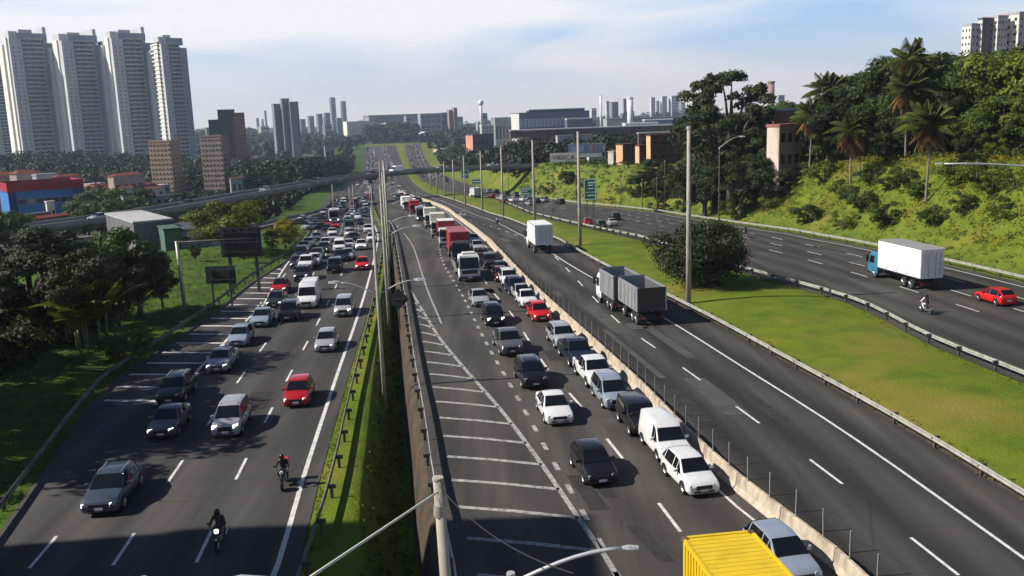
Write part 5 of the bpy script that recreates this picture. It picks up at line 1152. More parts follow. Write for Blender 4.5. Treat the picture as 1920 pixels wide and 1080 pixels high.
for i in range(70):
    px = random.uniform(800, 1290); Y = random.uniform(400, 880) if px > 900 else random.uniform(700, 1100); p = at(px, 250, Y)
    if p.x < fDR(Y)+8: continue
    g = terr(p.x, Y); hh = random.uniform(4, 9); wd = random.uniform(7, 15); yt = 540-0; top = Vector((p.x, Y, g+hh))
    # project the roof height back to a sight line
    a0 = math.atan2(CAMH-top.z, Y)-PITCH; py = 540+math.tan(a0)*FPX-(px-960)*math.tan(ROLL)
    wpx = wd*FPX/Y; wc, wn_ = random.choice([((.5,.48,.45), 'pale'), ((.35,.2,.14), 'brick'), ((.3,.3,.32), 'grey'), ((.55,.42,.3), 'ochre'), ((.62,.62,.62), 'white')]); rf, rn = random.choice([(None, 'tiled'), ((.55,.55,.55), 'pale flat'), ((.25,.25,.26), 'grey')])
    lm = HLM[max(k for k in HLM if k <= px)]
    for ad in random.sample(HADJ, len(HADJ)):
        lb = '%s %s house with %s roof %s' % (ad, wn_, rn, lm)
        if lb not in HSEEN: break
    HSEEN.add(lb)
    block('town_house', lb, 'house', px, px+wpx*.35, px+wpx*1.2, py, Y, wc, nx=3, nz=max(1, int(hh/3)), fw=.45, fh=.35, phi=R(40), roof=None if rf else 'hip', roofc=rf, group='small houses between trees beyond the bank', zb=g)
for i in range(26):
    px = random.uniform(0, 280); Y = random.uniform(300, 460); p = at(px, 300, Y); g = terr(p.x, Y); hh = random.uniform(4, 7.5); wd = random.uniform(8, 14)
    a0 = math.atan2(CAMH-g-hh, Y)-PITCH; py = 540+math.tan(a0)*FPX-(px-960)*math.tan(ROLL); wpx = wd*FPX/Y
    wc, wn_ = random.choice([((.4,.36,.34), 'pale'), ((.3,.16,.12), 'brick'), ((.25,.25,.28), 'grey'), ((.5,.5,.5), 'white')]); rf, rn = random.choice([(None, 'red tiled'), (None, 'reddish hip'), ((.4,.4,.42), 'flat')])
    for ad in random.sample(HADJ, len(HADJ)):
        lb = '%s %s house with %s roof %s' % (ad, wn_, rn, 'behind the blue building' if px < 130 else 'between the blue building and the orange-red roof' if px < 205 else 'left of the tan blocks')
        if lb not in HSEEN: break
    HSEEN.add(lb)
    block('town_house', lb, 'house', px, px+wpx*.3, px+wpx*1.1, py, Y, wc, nx=3, nz=max(1, int(hh/3)), fw=.45, fh=.35, phi=R(35), roof=None if rf else 'hip', roofc=rf, group='houses of the left town', zb=g)
# --- left foreground town
rt, W_, D_, h_ = block('school_building', 'bright blue building with red parapet and two rows of windows', 'building', 4, 15, 128, 362, 262, (.04, .17, .42), nx=9, nz=2, fw=.8, fh=.26, phi=R(8), D=16, sep_win=True, ybase=415)
for x0, x1, y0, y1 in ((-W_/2-.2, W_/2+.2, -D_/2-.3, -D_/2-.05), (-W_/2-.2, W_/2+.2, D_/2-.05, D_/2+.2), (-W_/2-.2, -W_/2+.05, -D_/2-.04, D_/2-.06), (W_/2-.05, W_/2+.2, -D_/2-.04, D_/2-.06)):
    link('red_parapet', fixn(MB().box(x0, x1, y0, y1, h_+.2, h_+2.7).mesh('red_parapet')), rt, wmat((.30, .02, .035)))
link('end_panel', fixn(MB().box(W_*.36, W_/2+.1, -D_/2-.25, -D_/2-.05, 0, h_+.7).mesh('end_panel')), rt, wmat((.015, .045, .17)))
link('end_panel', fixn(MB().box(-W_/2-.1, -W_*.40, -D_/2-.25, -D_/2-.05, 0, h_+.7).mesh('end_panel')), rt, wmat((.015, .03, .16)))
for a in ((20, 30, 65, 326, 330, 'red-roofed house behind the blue building, left', 'hip', (.4,.3,.28)), (62, 68, 100, 330, 325, 'pale flat-topped house behind the blue building', None, (.45,.45,.45)), (98, 104, 142, 332, 320, 'red-roofed house behind the blue building, right', 'hip', (.35,.25,.24)), (-30, -20, 25, 330, 335, 'red-roofed house at the left frame edge', 'hip', (.3,.2,.2)),
          (203, 212, 262, 331, 350, 'bright orange-red tiled house above the bushes', 'hip', (.42,.35,.28)), (224, 228, 246, 352, 300, 'small white house below the orange-red roof', 'gable', (.55,.55,.55)),
          (85, 87, 99, 380, 255, 'white annex glowing in the sun before the blue building', None, (.8,.78,.62)), (12, 16, 80, 408, 240, 'grey terrace house under the blue building', None, (.2,.19,.2)), (40, 46, 112, 412, 225, 'brownish tiled house under the blue building', 'gable', (.22,.13,.12)),
          (92, 100, 128, 448, 170, 'small orange house below the viaduct', 'gable', (.5,.22,.1)), (122, 126, 170, 452, 165, 'low shed with white roof edge below the viaduct', None, (.2,.2,.2)),
          (240, 242, 352, 374, 330, 'row of grey low houses above the viaduct', None, (.2,.22,.26)), (430, 432, 452, 334, 380, 'grey gabled shed right of the tan blocks', 'gable', (.3,.32,.35)), (607, 609, 626, 276, 700, 'small white and brown tower house by the hillside', None, (.3,.3,.33))):
    block('town_house', a[5], 'house', a[0], a[1], a[2], a[3], a[4], a[7], roof=a[6], nx=max(2, int((a[2]-a[0])/14)), nz=1 if a[3] > 326 else 2, fw=.5, fh=.35, ybase=a[3]+18, group='houses of the left town', sep_win=True)
rt, *_ = block('warehouse', 'plain grey box warehouse behind the left roadside trees', 'warehouse', 243, 250, 314, 419, 150, (.13, .13, .145), D=22, ybase=475, phi=R(12), roofc=(.4,.4,.4), nx=6, nz=1, fw=.12, fh=.1)
block('workshop', 'low pale green workshop next to the grey box warehouse', 'workshop', 305, 307, 334, 432, 146, (.08, .15, .11), D=14, ybase=475, phi=R(8))
block('office_building', 'low grey office with three dark windows behind the gantry', 'office building', 332, 334, 398, 434, 148, (.26, .28, .30), nx=3, nz=1, fw=.6, fh=.3, D=12, ybase=470, phi=R(8), roofc=(.06,.06,.07), sep_win=True)
block('office_building', 'white end block of the low grey office under the green tree', 'office building', 396, 397, 425, 430, 150, (.34, .35, .36), nx=1, nz=1, fw=.3, fh=.2, D=10, ybase=470, phi=R(8))
# --- right side houses on the bank
HB = 'houses on the right bank'
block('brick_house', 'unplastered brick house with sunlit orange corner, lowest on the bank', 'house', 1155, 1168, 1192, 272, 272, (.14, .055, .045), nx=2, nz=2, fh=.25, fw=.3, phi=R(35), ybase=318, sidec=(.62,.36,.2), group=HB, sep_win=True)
block('brick_house', 'brick house with sunlit side wall in the middle of the brick row', 'house', 1191, 1199, 1216, 274, 266, (.15, .05, .035), nx=2, nz=2, fh=.25, fw=.3, phi=R(35), ybase=310, sidec=(.66,.42,.27), group=HB, sep_win=True)
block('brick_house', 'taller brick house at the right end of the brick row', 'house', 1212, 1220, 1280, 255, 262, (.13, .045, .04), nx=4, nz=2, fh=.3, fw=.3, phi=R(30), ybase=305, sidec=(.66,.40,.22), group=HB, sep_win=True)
block('brick_house', 'small cream house with balcony in front of the brick row', 'house', 1140, 1150, 1164, 285, 278, (.45,.38,.32), nx=2, nz=1, phi=R(35), ybase=305, group=HB, sep_win=True)
block('brick_house', 'flat grey-roofed house above the brick row', 'house', 1195, 1198, 1285, 251, 300, (.10,.06,.06), nx=3, nz=1, ybase=275, phi=R(10), group=HB, roofc=(.4,.4,.42))
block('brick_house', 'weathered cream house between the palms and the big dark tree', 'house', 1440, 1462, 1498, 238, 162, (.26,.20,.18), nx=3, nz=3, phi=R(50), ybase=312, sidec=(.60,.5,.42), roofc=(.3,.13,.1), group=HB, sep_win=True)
block('brick_house', 'orange brick upper house behind the weathered cream house', 'house', 1440, 1452, 1500, 208, 180, (.28,.13,.1), nx=3, nz=1, phi=R(40), ybase=240, group=HB, roofc=(.5,.5,.5))
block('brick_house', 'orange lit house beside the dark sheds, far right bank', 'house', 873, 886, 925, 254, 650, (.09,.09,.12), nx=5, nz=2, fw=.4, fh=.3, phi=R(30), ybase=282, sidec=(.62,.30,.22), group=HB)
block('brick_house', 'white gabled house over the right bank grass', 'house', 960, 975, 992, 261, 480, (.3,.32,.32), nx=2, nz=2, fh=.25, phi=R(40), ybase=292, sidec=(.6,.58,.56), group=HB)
block('brick_house', 'low cream house beside the white gabled house', 'house', 927, 932, 962, 277, 520, (.42,.38,.33), nx=4, nz=1, ybase=295, group=HB, roof='gable')
block('brick_house', 'pale shop building over the blue billboard', 'house', 1042, 1045, 1110, 256, 400, (.45,.44,.40), nx=5, nz=1, phi=R(15), ybase=292, group=HB)
block('brick_house', 'grey house behind the blue billboard, with red shutters', 'house', 1100, 1104, 1135, 280, 345, (.5,.48,.46), nx=4, nz=1, phi=R(15), ybase=305, group=HB, sep_win=True)
# billboard and painted wall
def panel(name, label, cat, x0, y0, x1, y1, Y, c, letters=None, legs=0, lc=(.08,.08,.1), strips=None):
    a, b = at(x0, y0, Y), at(x1, y1, Y); cx = (a.x+b.x)/2; g = min(terr(cx, Y), b.z)-.3; W, z0, z1 = b.x-a.x, b.z-g, a.z-g
    root = thing(name, label, cat, (cx, Y, g)); link('panel', fixn(MB().box(-W/2, W/2, 0, .2, z0, z1).mesh('panel')), root, wmat(c))
    link('edge_frame', fixn(MB().box(-W/2-.1, W/2+.1, .01, .25, z1, z1+.15).mesh('edge_frame')), root, wmat((.4,.4,.4)))
    for k in range(legs): x = -W/2+W*(k+.5)/legs; link('leg', MB().box(x-.15, x+.15, .22, .5, 0, z1).mesh('leg'), root, M_postd)
    for (u0, u1, v0, v1, cc) in (strips or []): link('printed_patch', MB().box(-W/2+W*u0, -W/2+W*u1, -.03, 0, z0+(z1-z0)*v0, z0+(z1-z0)*v1).mesh('printed_patch'), root, wmat(cc))
    if letters:
        me_ = text_mesh(letters, (z1-z0)*.62); xs = [v.co.x for v in me_.vertices]; s = W*.86/(max(xs)-min(xs)); o = link('lettering', me_, root, mat('lettering_black', lc, .8)); o.location = (0, -.03, (z0+z1)/2); o.rotation_euler = (math.pi/2, 0, 0); o.scale = (s, 1, 1)
    return root
panel('billboard', 'blue and grey billboard on the right bank beyond the mast', 'billboard', 1065, 271, 1130, 287, 338, (.13,.16,.36), legs=3, strips=[(.05,.45,.15,.8,(.22,.28,.45)), (.62,.72,.2,.9,(.3,.2,.18)), (.76,.86,.1,.8,(.25,.15,.2))])
panel('painted_wall', 'long white wall with black spray-painted letters on the right bank', 'wall', 1031, 288, 1081, 303, 330, (.55,.53,.51), letters='VIESCA', lc=(.02,.02,.03))
panel('wall', 'pale low wall under the blue billboard', 'wall', 1081, 289, 1128, 294, 334, (.5,.5,.5))
# apartment blocks rising behind the hill on the right
for a in ((1808, 1822, 1840, 48, 'lowest cream apartment block rising at the far right', (.42,.40,.45)), (1836, 1843, 1858, 37, 'dark-fronted apartment block at the far right', (.14,.14,.16)), (1856, 1872, 1886, 33, 'ribbed cream apartment block at the far right', (.5,.45,.45)), (1884, 1912, 1934, 26, 'tallest cream apartment block at the frame edge', (.5,.42,.45))):
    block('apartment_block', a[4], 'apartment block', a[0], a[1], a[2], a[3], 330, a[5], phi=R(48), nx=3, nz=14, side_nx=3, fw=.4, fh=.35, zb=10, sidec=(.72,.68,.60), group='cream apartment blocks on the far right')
# building beside the footbridge, left of the frame: its shadow crosses the lanes
bb = thing('apartment_block', 'tall plain apartment block left beside the footbridge, shading the road', 'apartment block', (-52.5, 21, -1), 0)
link('wall', fixn(MB().box(-9, 9, -24, 13.6, 0, 38).mesh('wall')), bb, wmat((.4,.38,.35)))
link('roof', fixn(MB().box(-9.2, 9.2, -24.2, 13.8, 38, 39).mesh('roof')), bb, wmat((.3,.28,.25)))
q = MB(); pane_grid(q, 36, 3, 37, 9.02, 9, 13, .4, .45, x0=-23, x1=13, axis='y', sgn=1); link('window_panes', q.mesh('window_panes'), bb, M_win)['kind'] = 'stuff'
q = MB(); pane_grid(q, 18, 3, 37, -24, 4, 13, .4, .45); link('window_panes', q.mesh('window_panes'), bb, M_win)['kind'] = 'stuff'
# ------------------------------------------------------------------ vegetation
import numpy as np
rng = np.random.default_rng(11)
def leaf_mat(name, c, var=.5, transl=.25, hue=(1.25, 1.05, .6)):
    """leaf colour varies from leaf to leaf and from clump to clump by a colour attribute of the plant"""
    m = bpy.data.materials.new(name); m.use_nodes = True; t = m.node_tree; b = t.nodes['Principled BSDF']; o = t.nodes['Material Output']
    a = N(t, 'ShaderNodeAttribute', attribute_name='tint'); mx_ = N(t, 'ShaderNodeMix', data_type='RGBA')
    mx_.inputs[6].default_value = (c[0]*(1-var), c[1]*(1-var), c[2]*(1-var), 1); mx_.inputs[7].default_value = (c[0]*hue[0]*(1+var), c[1]*hue[1]*(1+var), c[2]*hue[2]*(1+var), 1)
    L_(t, a.outputs['Fac'], mx_.inputs[0])
    oi = N(t, 'ShaderNodeObjectInfo'); mr = N(t, 'ShaderNodeMapRange'); mr.inputs[3].default_value = .8; mr.inputs[4].default_value = 1.2; L_(t, oi.outputs['Random'], mr.inputs[0])
    vm = N(t, 'ShaderNodeVectorMath', operation='SCALE'); L_(t, mx_.outputs[2], vm.inputs[0]); L_(t, mr.outputs[0], vm.inputs['Scale'])
    L_(t, vm.outputs[0], b.inputs['Base Color']); b.inputs['Roughness'].default_value = .6; b.inputs['Specular IOR Level'].default_value = .25
    tr = N(t, 'ShaderNodeBsdfTranslucent'); L_(t, vm.outputs[0], tr.inputs[0]); ms = N(t, 'ShaderNodeMixShader'); ms.inputs[0].default_value = transl
    L_(t, b.outputs[0], ms.inputs[1]); L_(t, tr.outputs[0], ms.inputs[2]); L_(t, ms.outputs[0], o.inputs[0]); return m
ML_dark = leaf_mat('leaves_dark', (.020, .036, .010)); ML_mid = leaf_mat('leaves_mid', (.032, .062, .010)); ML_bright = leaf_mat('leaves_bright', (.075, .112, .013), transl=.3)
ML_yel = leaf_mat('leaves_yellowish', (.15, .15, .014), var=.35); ML_far = leaf_mat('leaves_far', (.012, .022, .013), transl=.15, var=.35); ML_dry = leaf_mat('dry_fronds', (.17, .115, .065)); ML_palm = leaf_mat('palm_leaflets', (.055, .08, .022))
ML_grass = leaf_mat('grass_blades', (.10, .125, .016)); ML_lawn = leaf_mat('lawn_blades', (.11, .145, .008), var=.3)
M_bark = noisy('bark', (.11, .085, .065), (.05, .04, .03), scale=2, bump=.4, bscale=6, stretch=(1, 1, .3)); M_palmtrunk = noisy('palm_trunk', (.22, .19, .16), (.12, .10, .08), scale=3, stretch=(1, 1, 4))
def quads_mesh(name, P, Nrm, S, tint, asp=.7, bend=0):
    """one quad per point: position P, normal Nrm, size S"""
    n = len(P); r = rng.normal(size=(n, 3)); u = np.cross(Nrm, r); u /= np.linalg.norm(u, axis=1)[:, None]+1e-9; v = np.cross(Nrm, u)
    u = u*S[:, None]*.5; v = v*S[:, None]*.5*asp
    V = np.stack([P-u-v*.4, P-v, P+u*1.0+v*.1, P+v*.9], 1).reshape(-1, 3)
    me_ = bpy.data.meshes.new(name); me_.vertices.add(n*4); me_.vertices.foreach_set('co', V.ravel().astype(np.float32))
    me_.loops.add(n*4); me_.loops.foreach_set('vertex_index', np.arange(n*4, dtype=np.int32)); me_.polygons.add(n)
    me_.polygons.foreach_set('loop_start', np.arange(0, n*4, 4, dtype=np.int32)); me_.polygons.foreach_set('loop_total', np.full(n, 4, dtype=np.int32))
    me_.update(calc_edges=True); at_ = me_.attributes.new('tint', 'FLOAT', 'POINT'); at_.data.foreach_set('value', np.repeat(np.clip(tint, 0, 1), 4).astype(np.float32))
    return me_
def clumps(centres, radii, per, size, jitter=.35, flat=.8):
    """leaves on the outer shells of many small clumps"""
    Ps, Ns, Ss, Ts = [], [], [], []
    for c, r in zip(centres, radii):
        k = int(per*(r**1.6)/(np.mean(radii)**1.6))+8
        d = rng.normal(size=(k, 3)); d /= np.linalg.norm(d, axis=1)[:, None]; d[:, 2] = np.where(d[:, 2] < -.3, -d[:, 2]*.7, d[:, 2])
        rr = r*(rng.uniform(.45, 1.12, k)**.6); p = c+d*rr[:, None]*np.array([1, 1, flat]); nn_ = d+rng.normal(size=(k, 3))*jitter; nn_ /= np.linalg.norm(nn_, axis=1)[:, None]
        Ps.append(p); Ns.append(nn_); Ss.append(rng.uniform(.6, 1.4, k)*size); Ts.append(np.clip(rng.uniform(0, 1)*.6+rng.uniform(0, .5, k), 0, 1))
    return np.concatenate(Ps), np.concatenate(Ns), np.concatenate(Ss), np.concatenate(Ts)
def crown_variant(kind, h, R_, nclump, per, size, crown0=.35, gap=0, lean=0, m=None):
    """h height, R_ crown radius; returns (crown mesh, trunk mesh)"""
    cs, rs, limbs = [], [], []
    for i in range(nclump):
        while True:
            p = rng.uniform(-1, 1, 3)
            q = np.array([p[0], p[1], p[2]]); e = (p[0]**2+p[1]**2)+(p[2]**2)
            if .22+gap*.3 < e < 1: break
        z = h*(crown0+(1-crown0)*(.5+.5*p[2])); k = 1.0 if kind != 'cone' else 1.25-.9*(z/h)
        wob = 1+(.25 if kind != 'r' else .06)*math.sin(3*math.atan2(p[1], p[0])+i*.1)
        cs.append(np.array([p[0]*R_*k*wob+lean*z, p[1]*R_*k*wob, z*.96])); rs.append(R_*rng.uniform(.20, .38)*(1-.35*gap))
    cr_ = quads_mesh('crown', *clumps(cs, rs, per, size)); cr_.materials.append(m or ML_mid)
    q = MB(); tr = h*.022+.08; pts = [(0, 0, -1), (lean*h*.2+.1, .05, h*crown0*.6), (lean*h*.5, -.1, h*.6), (lean*h*.8, .1, h*.85)]; q.tube(pts, [tr*1.5, tr*1.05, tr*.7, tr*.2], 7)
    for i in rng.choice(len(cs), min(len(cs), 9), replace=False):
        c = cs[i]; b = Vector((lean*h*.4, 0, h*(crown0*.7+.1*rng.uniform(0, 1.5)))); q.tube([b, b.lerp(Vector(c), .55)+Vector((0, 0, .06*h)), Vector(c)], [tr*.5, tr*.33, tr*.12], 5)
    t_ = q.mesh('trunk', True); t_.materials.append(M_bark); return cr_, t_
TV = {}
TV['broad'] = [crown_variant('b', 10, 4.6, 44, 260, .34, .28, m=ML_mid) for _ in range(3)]
TV['dark'] = [crown_variant('b', 12, 4.6, 46, 280, .33, .22, m=ML_dark) for _ in range(3)]
TV['tall'] = [crown_variant('b', 20, 6.2, 60, 230, .42, .40, gap=.9, m=ML_dark) for _ in range(2)]
TV['bright'] = [crown_variant('b', 8, 4.2, 40, 220, .30, .22, m=ML_bright) for _ in range(2)]
TV['yellow'] = [crown_variant('b', 7, 3.4, 34, 200, .27, .12, m=ML_yel) for _ in range(2)]
TV['bush'] = [crown_variant('b', 3.2, 2.3, 18, 170, .20, .02, m=ML_mid) for _ in range(3)]
TV['dbush'] = [crown_variant('r', 3.2, 2.45, 60, 420, .13, .0, gap=-.5, m=ML_dark)]
TV['ybush'] = [crown_variant('b', 3.2, 2.4, 18, 170, .20, .02, m=ML_bright) for _ in range(2)]
BASEH = dict(broad=10, dark=12, tall=20, bright=8, yellow=7, bush=3.2, ybush=3.2, dbush=3.2)
def tree(kind, x, y, h, label, name='tree', cat='tree', group=None, wide=1.0, z=None):
    cr_, t_ = TV[kind][int(rng.integers(len(TV[kind])))]; z = terr(x, y) if z is None else z; s = h/BASEH[kind]
    root = thing(name, label, cat, (x, y, z-.2), float(rng.uniform(0, 6.28)), group); root.scale = (s*wide, s*wide, s)
    link('crown', cr_, root); link('trunk', t_, root); return root
def tree_px(kind, px, ytop, Y, label, wide=1.0, hmin=3, **k):
    p = at(px, ytop, Y); g = terr(p.x, Y); return tree(kind, p.x, Y, max(hmin, p.z-g), label, wide=wide, **k)
# palms
def palm_variant(hc, nf, fl, skirt):
    P, Nn, S, T = [], [], [], []; parts = {}
    def frond(az, el, ln, droop, store, lw):
        for i in range(34):
            t = (i+1.5)/35; d = ln*t; e = el-droop*t*t; x = ln*(math.cos(el)*t-.12*t*t); z = ln*(math.sin(el)*t-droop*.5*t*t)
            c = np.array([math.cos(az)*x, math.sin(az)*x, z]); side = np.array([-math.sin(az), math.cos(az), 0]); l = lw*math.sin(math.pi*min(1, .12+t*.9))+.1
            for s in (-1, 1):
                a = c; tip = c+side*s*l+np.array([math.cos(az)*.28*l, math.sin(az)*.28*l, -.62*l]); w_ = np.array([math.cos(az), math.sin(az), 0])*.042
                store.append((a-w_, a+w_, tip+w_*.4, tip-w_*.4))
    A, B = [], []
    for i in range(nf): frond(6.283*i/nf*2.4+rng.uniform(-.3, .3), rng.uniform(-.1, 1.4), fl*rng.uniform(.85, 1.15), rng.uniform(.5, 1.2), A, .62)
    for i in range(skirt): frond(6.283*i/max(1, skirt)+rng.uniform(-.3, .3), rng.uniform(-1.35, -.6), fl*rng.uniform(.6, .85), rng.uniform(.1, .5), B, .5)
    def mk_(name, L, m):
        V = np.array(L).reshape(-1, 3); n = len(L); me_ = bpy.data.meshes.new(name); me_.from_pydata([tuple(v) for v in V], [], [(4*i, 4*i+1, 4*i+2, 4*i+3) for i in range(n)])
        a_ = me_.attributes.new('tint', 'FLOAT', 'POINT'); a_.data.foreach_set('value', np.repeat(rng.uniform(0, 1, n), 4).astype(np.float32)); me_.materials.append(m); return me_
    q = MB(); q.tube([(0, 0, -1), (.15, 0, 1), (.0, 0, hc*.5), (-.05, 0, hc)], [.26, .17, .13, .15], 8); t_ = q.mesh('trunk', True); t_.materials.append(M_palmtrunk)
    return mk_('fronds', A, ML_palm), (mk_('dead_fronds', B, ML_dry) if B else None), t_
PV = [palm_variant(8, 34, 3.3, 20), palm_variant(8, 30, 3.0, 12), palm_variant(8, 38, 3.4, 30)]
RAILY = [(900, 345), (1060, 270), (1200, 224), (1300, 182), (1500, 135), (1700, 110), (1915, 91), (2000, 86)]
def rail_y(px): return lin(RAILY, px)
def slope_pt(px, py): return G(px, py, hf=terr)
def palm(px, ycrown, ybase, label, v=0, sc_=1.0, base=None):
    Y = slope_pt(px, ybase).y if ybase > 50 else rail_y(px)+ybase
    p = at(px, ycrown, Y); g = terr(p.x, Y) if base is None else base; hc = max(3, p.z-g); fr, dd, tk = PV[v]
    root = thing('palm_tree', label, 'palm tree', (p.x, Y, g-.2), float(rng.uniform(0, 6)), 'palms on the right bank')
    t_ = link('trunk', tk, root); t_.scale = (1, 1, hc/8)
    f = link('fronds', fr, root); f.location = (0, 0, hc); f.scale = (sc_,)*3
    if dd: d = link('dead_fronds', dd, root); d.location = (0, 0, hc-.1); d.scale = (sc_,)*3
palm(1408, 236, 352, 'palm in front of the big dark tree, leftmost palm', 1, 1.4)
palm(1522, 212, 322, 'palm with leaning pale trunk beside the weathered cream house', 0, 1.4)
palm(1556, 165, 34, 'tall palm whose crown rises above its neighbours on the hill shoulder', 2, 1.6)
palm(1597, 238, 368, 'palm with drooping crown and long trunk halfway along the slope', 0, 1.4)
palm(1613, 262, 332, 'palm with thin pale trunk just right of the drooping one', 1, 1.1)
palm(1706, 105, 34, 'tallest palm, its crown topping the dark trees', 1, 1.6)
palm(1702, 160, 30, 'palm with a thick skirt of dead brown fronds under the tallest palm', 2, 1.4)
palm(1745, 226, 372, 'large palm with brown dead fronds on the right slope', 2, 1.5)
# right hill trees
GR = 'dark trees crowning the right bank'
tree_px('tall', 1372, 122, rail_y(1372)+14, 'big dark airy tree towering above the right bank', wide=1.0)
tree_px('dark', 1340, 205, rail_y(1340)+16, 'dark dense tree at the left foot of the big airy tree', wide=1.1)
tree_px('dark', 1425, 225, rail_y(1425)+20, 'dark dense tree at the right foot of the big airy tree', wide=1.0)
tree_px('dark', 1322, 290, rail_y(1322)+9, 'lower dark tree behind the tallest mast', wide=1.3)
tree_px('dark', 1390, 290, rail_y(1390)+9, 'low dark tree under the leftmost palm', wide=1.3)
tree_px('dark', 1440, 295, rail_y(1440)+14, 'low dark tree left of the weathered cream house', wide=1.0)
RT = [(1470,190,175),(1500,205,170),(1535,190,160),(1572,170,150),(1600,148,145),(1632,130,140),(1655,112,138),(1680,105,136),(1740,98,134),(1768,100,130),(1792,98,128),(1612,190,132),(1650,180,128),(1690,200,126),(1720,170,124),(1765,170,122),(1800,130,120),(1828,150,118),(1848,108,122),(1876,100,124),(1900,88,120),(1925,82,118),(1945,100,114),(1845,180,108),(1885,170,106),(1915,160,100),(1790,215,110),(1660,240,118),(1560,230,130),(1480,250,158),(1820,235,102),(1870,240,98),(1905,230,95),(1960,170,92),(1765,262,105)]
RLAB = ['crown just above the cream house', 'behind the chimney-side edge of the cream house', 'left of the tall slim palm', 'right behind the tall slim palm', 'on the skyline right of the slim palm', 'where the ridge starts to climb', 'on the climbing ridge left of the tallest palm', 'directly left of the tallest palm crown', 'right of the tallest palm crown', 'on the ridge top, mid right', 'on the ridge just before the cream blocks', 'under the skyline right of the slim palm', 'below the climbing ridge', 'left of the dead-skirted palm', 'right of the dead-skirted palm', 'below the ridge top, mid right', 'in front of the cream block gap', 'below the lowest cream block', 'before the dark-fronted cream block', 'before the ribbed cream block', 'before the tallest cream block', 'at the frame edge under the tallest block', 'just outside the right edge', 'one row below the dark-fronted block', 'one row below the ribbed block', 'one row below the tallest block', 'low above the large right palm', 'low left of the large right palm', 'low right of the slim palm', 'low behind the cream house', 'low above the lamp arm, left', 'low above the lamp arm, middle', 'low above the lamp arm, right end', 'low at the frame edge', 'lowest, beside the large right palm']
for i, (px, yt, Y) in enumerate(RT):
    Y = rail_y(px)+(44 if yt < 125 else 37 if yt < 165 else 34 if yt < 210 else 30)+(i % 3)*2+(28 if 1455 < px < 1515 else 0)
    k = 'dark' if i % 4 else 'broad'
    if px > 1790 and i % 3: k = 'broad'
    if px > 1830 and i % 2: k = 'bright'
    tree_px(k, px, yt, Y, ('dark' if k == 'dark' else 'sunlit' if k == 'bright' else 'mid')+' green tree '+RLAB[i], wide=1.05, group=GR)
# bank bushes
BB = [(1330,330,128,'bush'),(1300,345,132,'bush'),(1268,318,150,'bush'),(1242,332,160,'bush'),(1215,322,175,'ybush'),(1190,345,180,'bush'),(1232,372,168,'bush'),(1165,335,200,'ybush'),(1060,318,255,'bush'),(1030,335,260,'bush'),(1090,322,235,'ybush'),(1420,350,112,'ybush'),(1480,335,112,'ybush'),(1515,300,118,'ybush'),(1545,318,110,'ybush'),(1450,365,108,'ybush'),(1635,315,108,'bush'),(1668,330,102,'bush'),(1695,318,100,'bush'),(1720,345,96,'bush'),(1785,318,92,'ybush'),(1830,325,90,'ybush'),(1862,335,88,'ybush'),(1900,330,84,'ybush'),(1880,385,80,'bush'),(1800,375,88,'bush'),(1748,395,90,'bush'),(1660,398,96,'bush'),(1580,405,100,'ybush'),(1515,392,106,'bush'),(1585,345,108,'ybush'),(1615,368,104,'bush'),(1385,385,122,'ybush'),(1360,372,125,'bush'),(1280,372,148,'bush')]
BLAB = ['dark green bush left below the big dark tree', 'dark green bush behind the tallest mast', 'dark green bush right of the brick houses', 'dark green bush below the taller brick house', 'bright green bush under the middle brick house', 'dark green bush low on the bank below the brick row', 'dark green bush low behind the rail beside the thin poles', 'bright green bush under the sunlit orange house corner', 'dark green bush under the painted wall, right', 'dark green bush under the painted wall, left', 'bright green bush above the large green sign', 'bright green bush right of the leftmost palm trunk', 'bright green bush below the weathered cream house', 'bright green bush under the leaning palm', 'bright green bush right of the leaning palm', 'bright green bush low under the leftmost palm', 'dark green bush right of the drooping palm', 'dark green bush under the dead-skirted palm', 'dark green bush below the tallest palm', 'dark green bush left of the large right palm', 'bright green bush right of the large right palm trunk', 'bright green bush under the arm of the edge street lamp', 'bright green bush above the white box lorry, right', 'bright green bush at the frame edge above the red hatchback', 'dark green bush low at the frame edge', 'dark green bush over the roof of the white box lorry', 'dark green bush left above the white box lorry', 'dark green bush low on the slope left of the box lorry', 'bright green bush low in the middle of the slope', 'dark green bush low on the slope below the cream house', 'bright green bush on mid slope beside the thin-trunked palm', 'bright green bush on mid slope under the thin-trunked palm', 'bright green bush at the foot of the big dark tree, right', 'dark green bush at the foot of the big dark tree, left', 'dark green bush at the foot of the bank right of the tallest mast']
for i, (px, yt, Y, k) in enumerate(BB):
    pb_ = slope_pt(px, yt+26)
    if pb_.y > 400: continue
    tree(k, pb_.x, pb_.y, float(rng.uniform(2.4, 4.2)), BLAB[i] if i < len(BLAB) else 'bush', name='bush', cat='bush', group='bushes on the embankment')
p = G(1318, 545)
tree('dbush', p.x+.2, p.y+2.2, 6.4, 'big round dense dark bush on the mown median beside the tallest mast', name='round_bush', cat='bush', wide=.95)
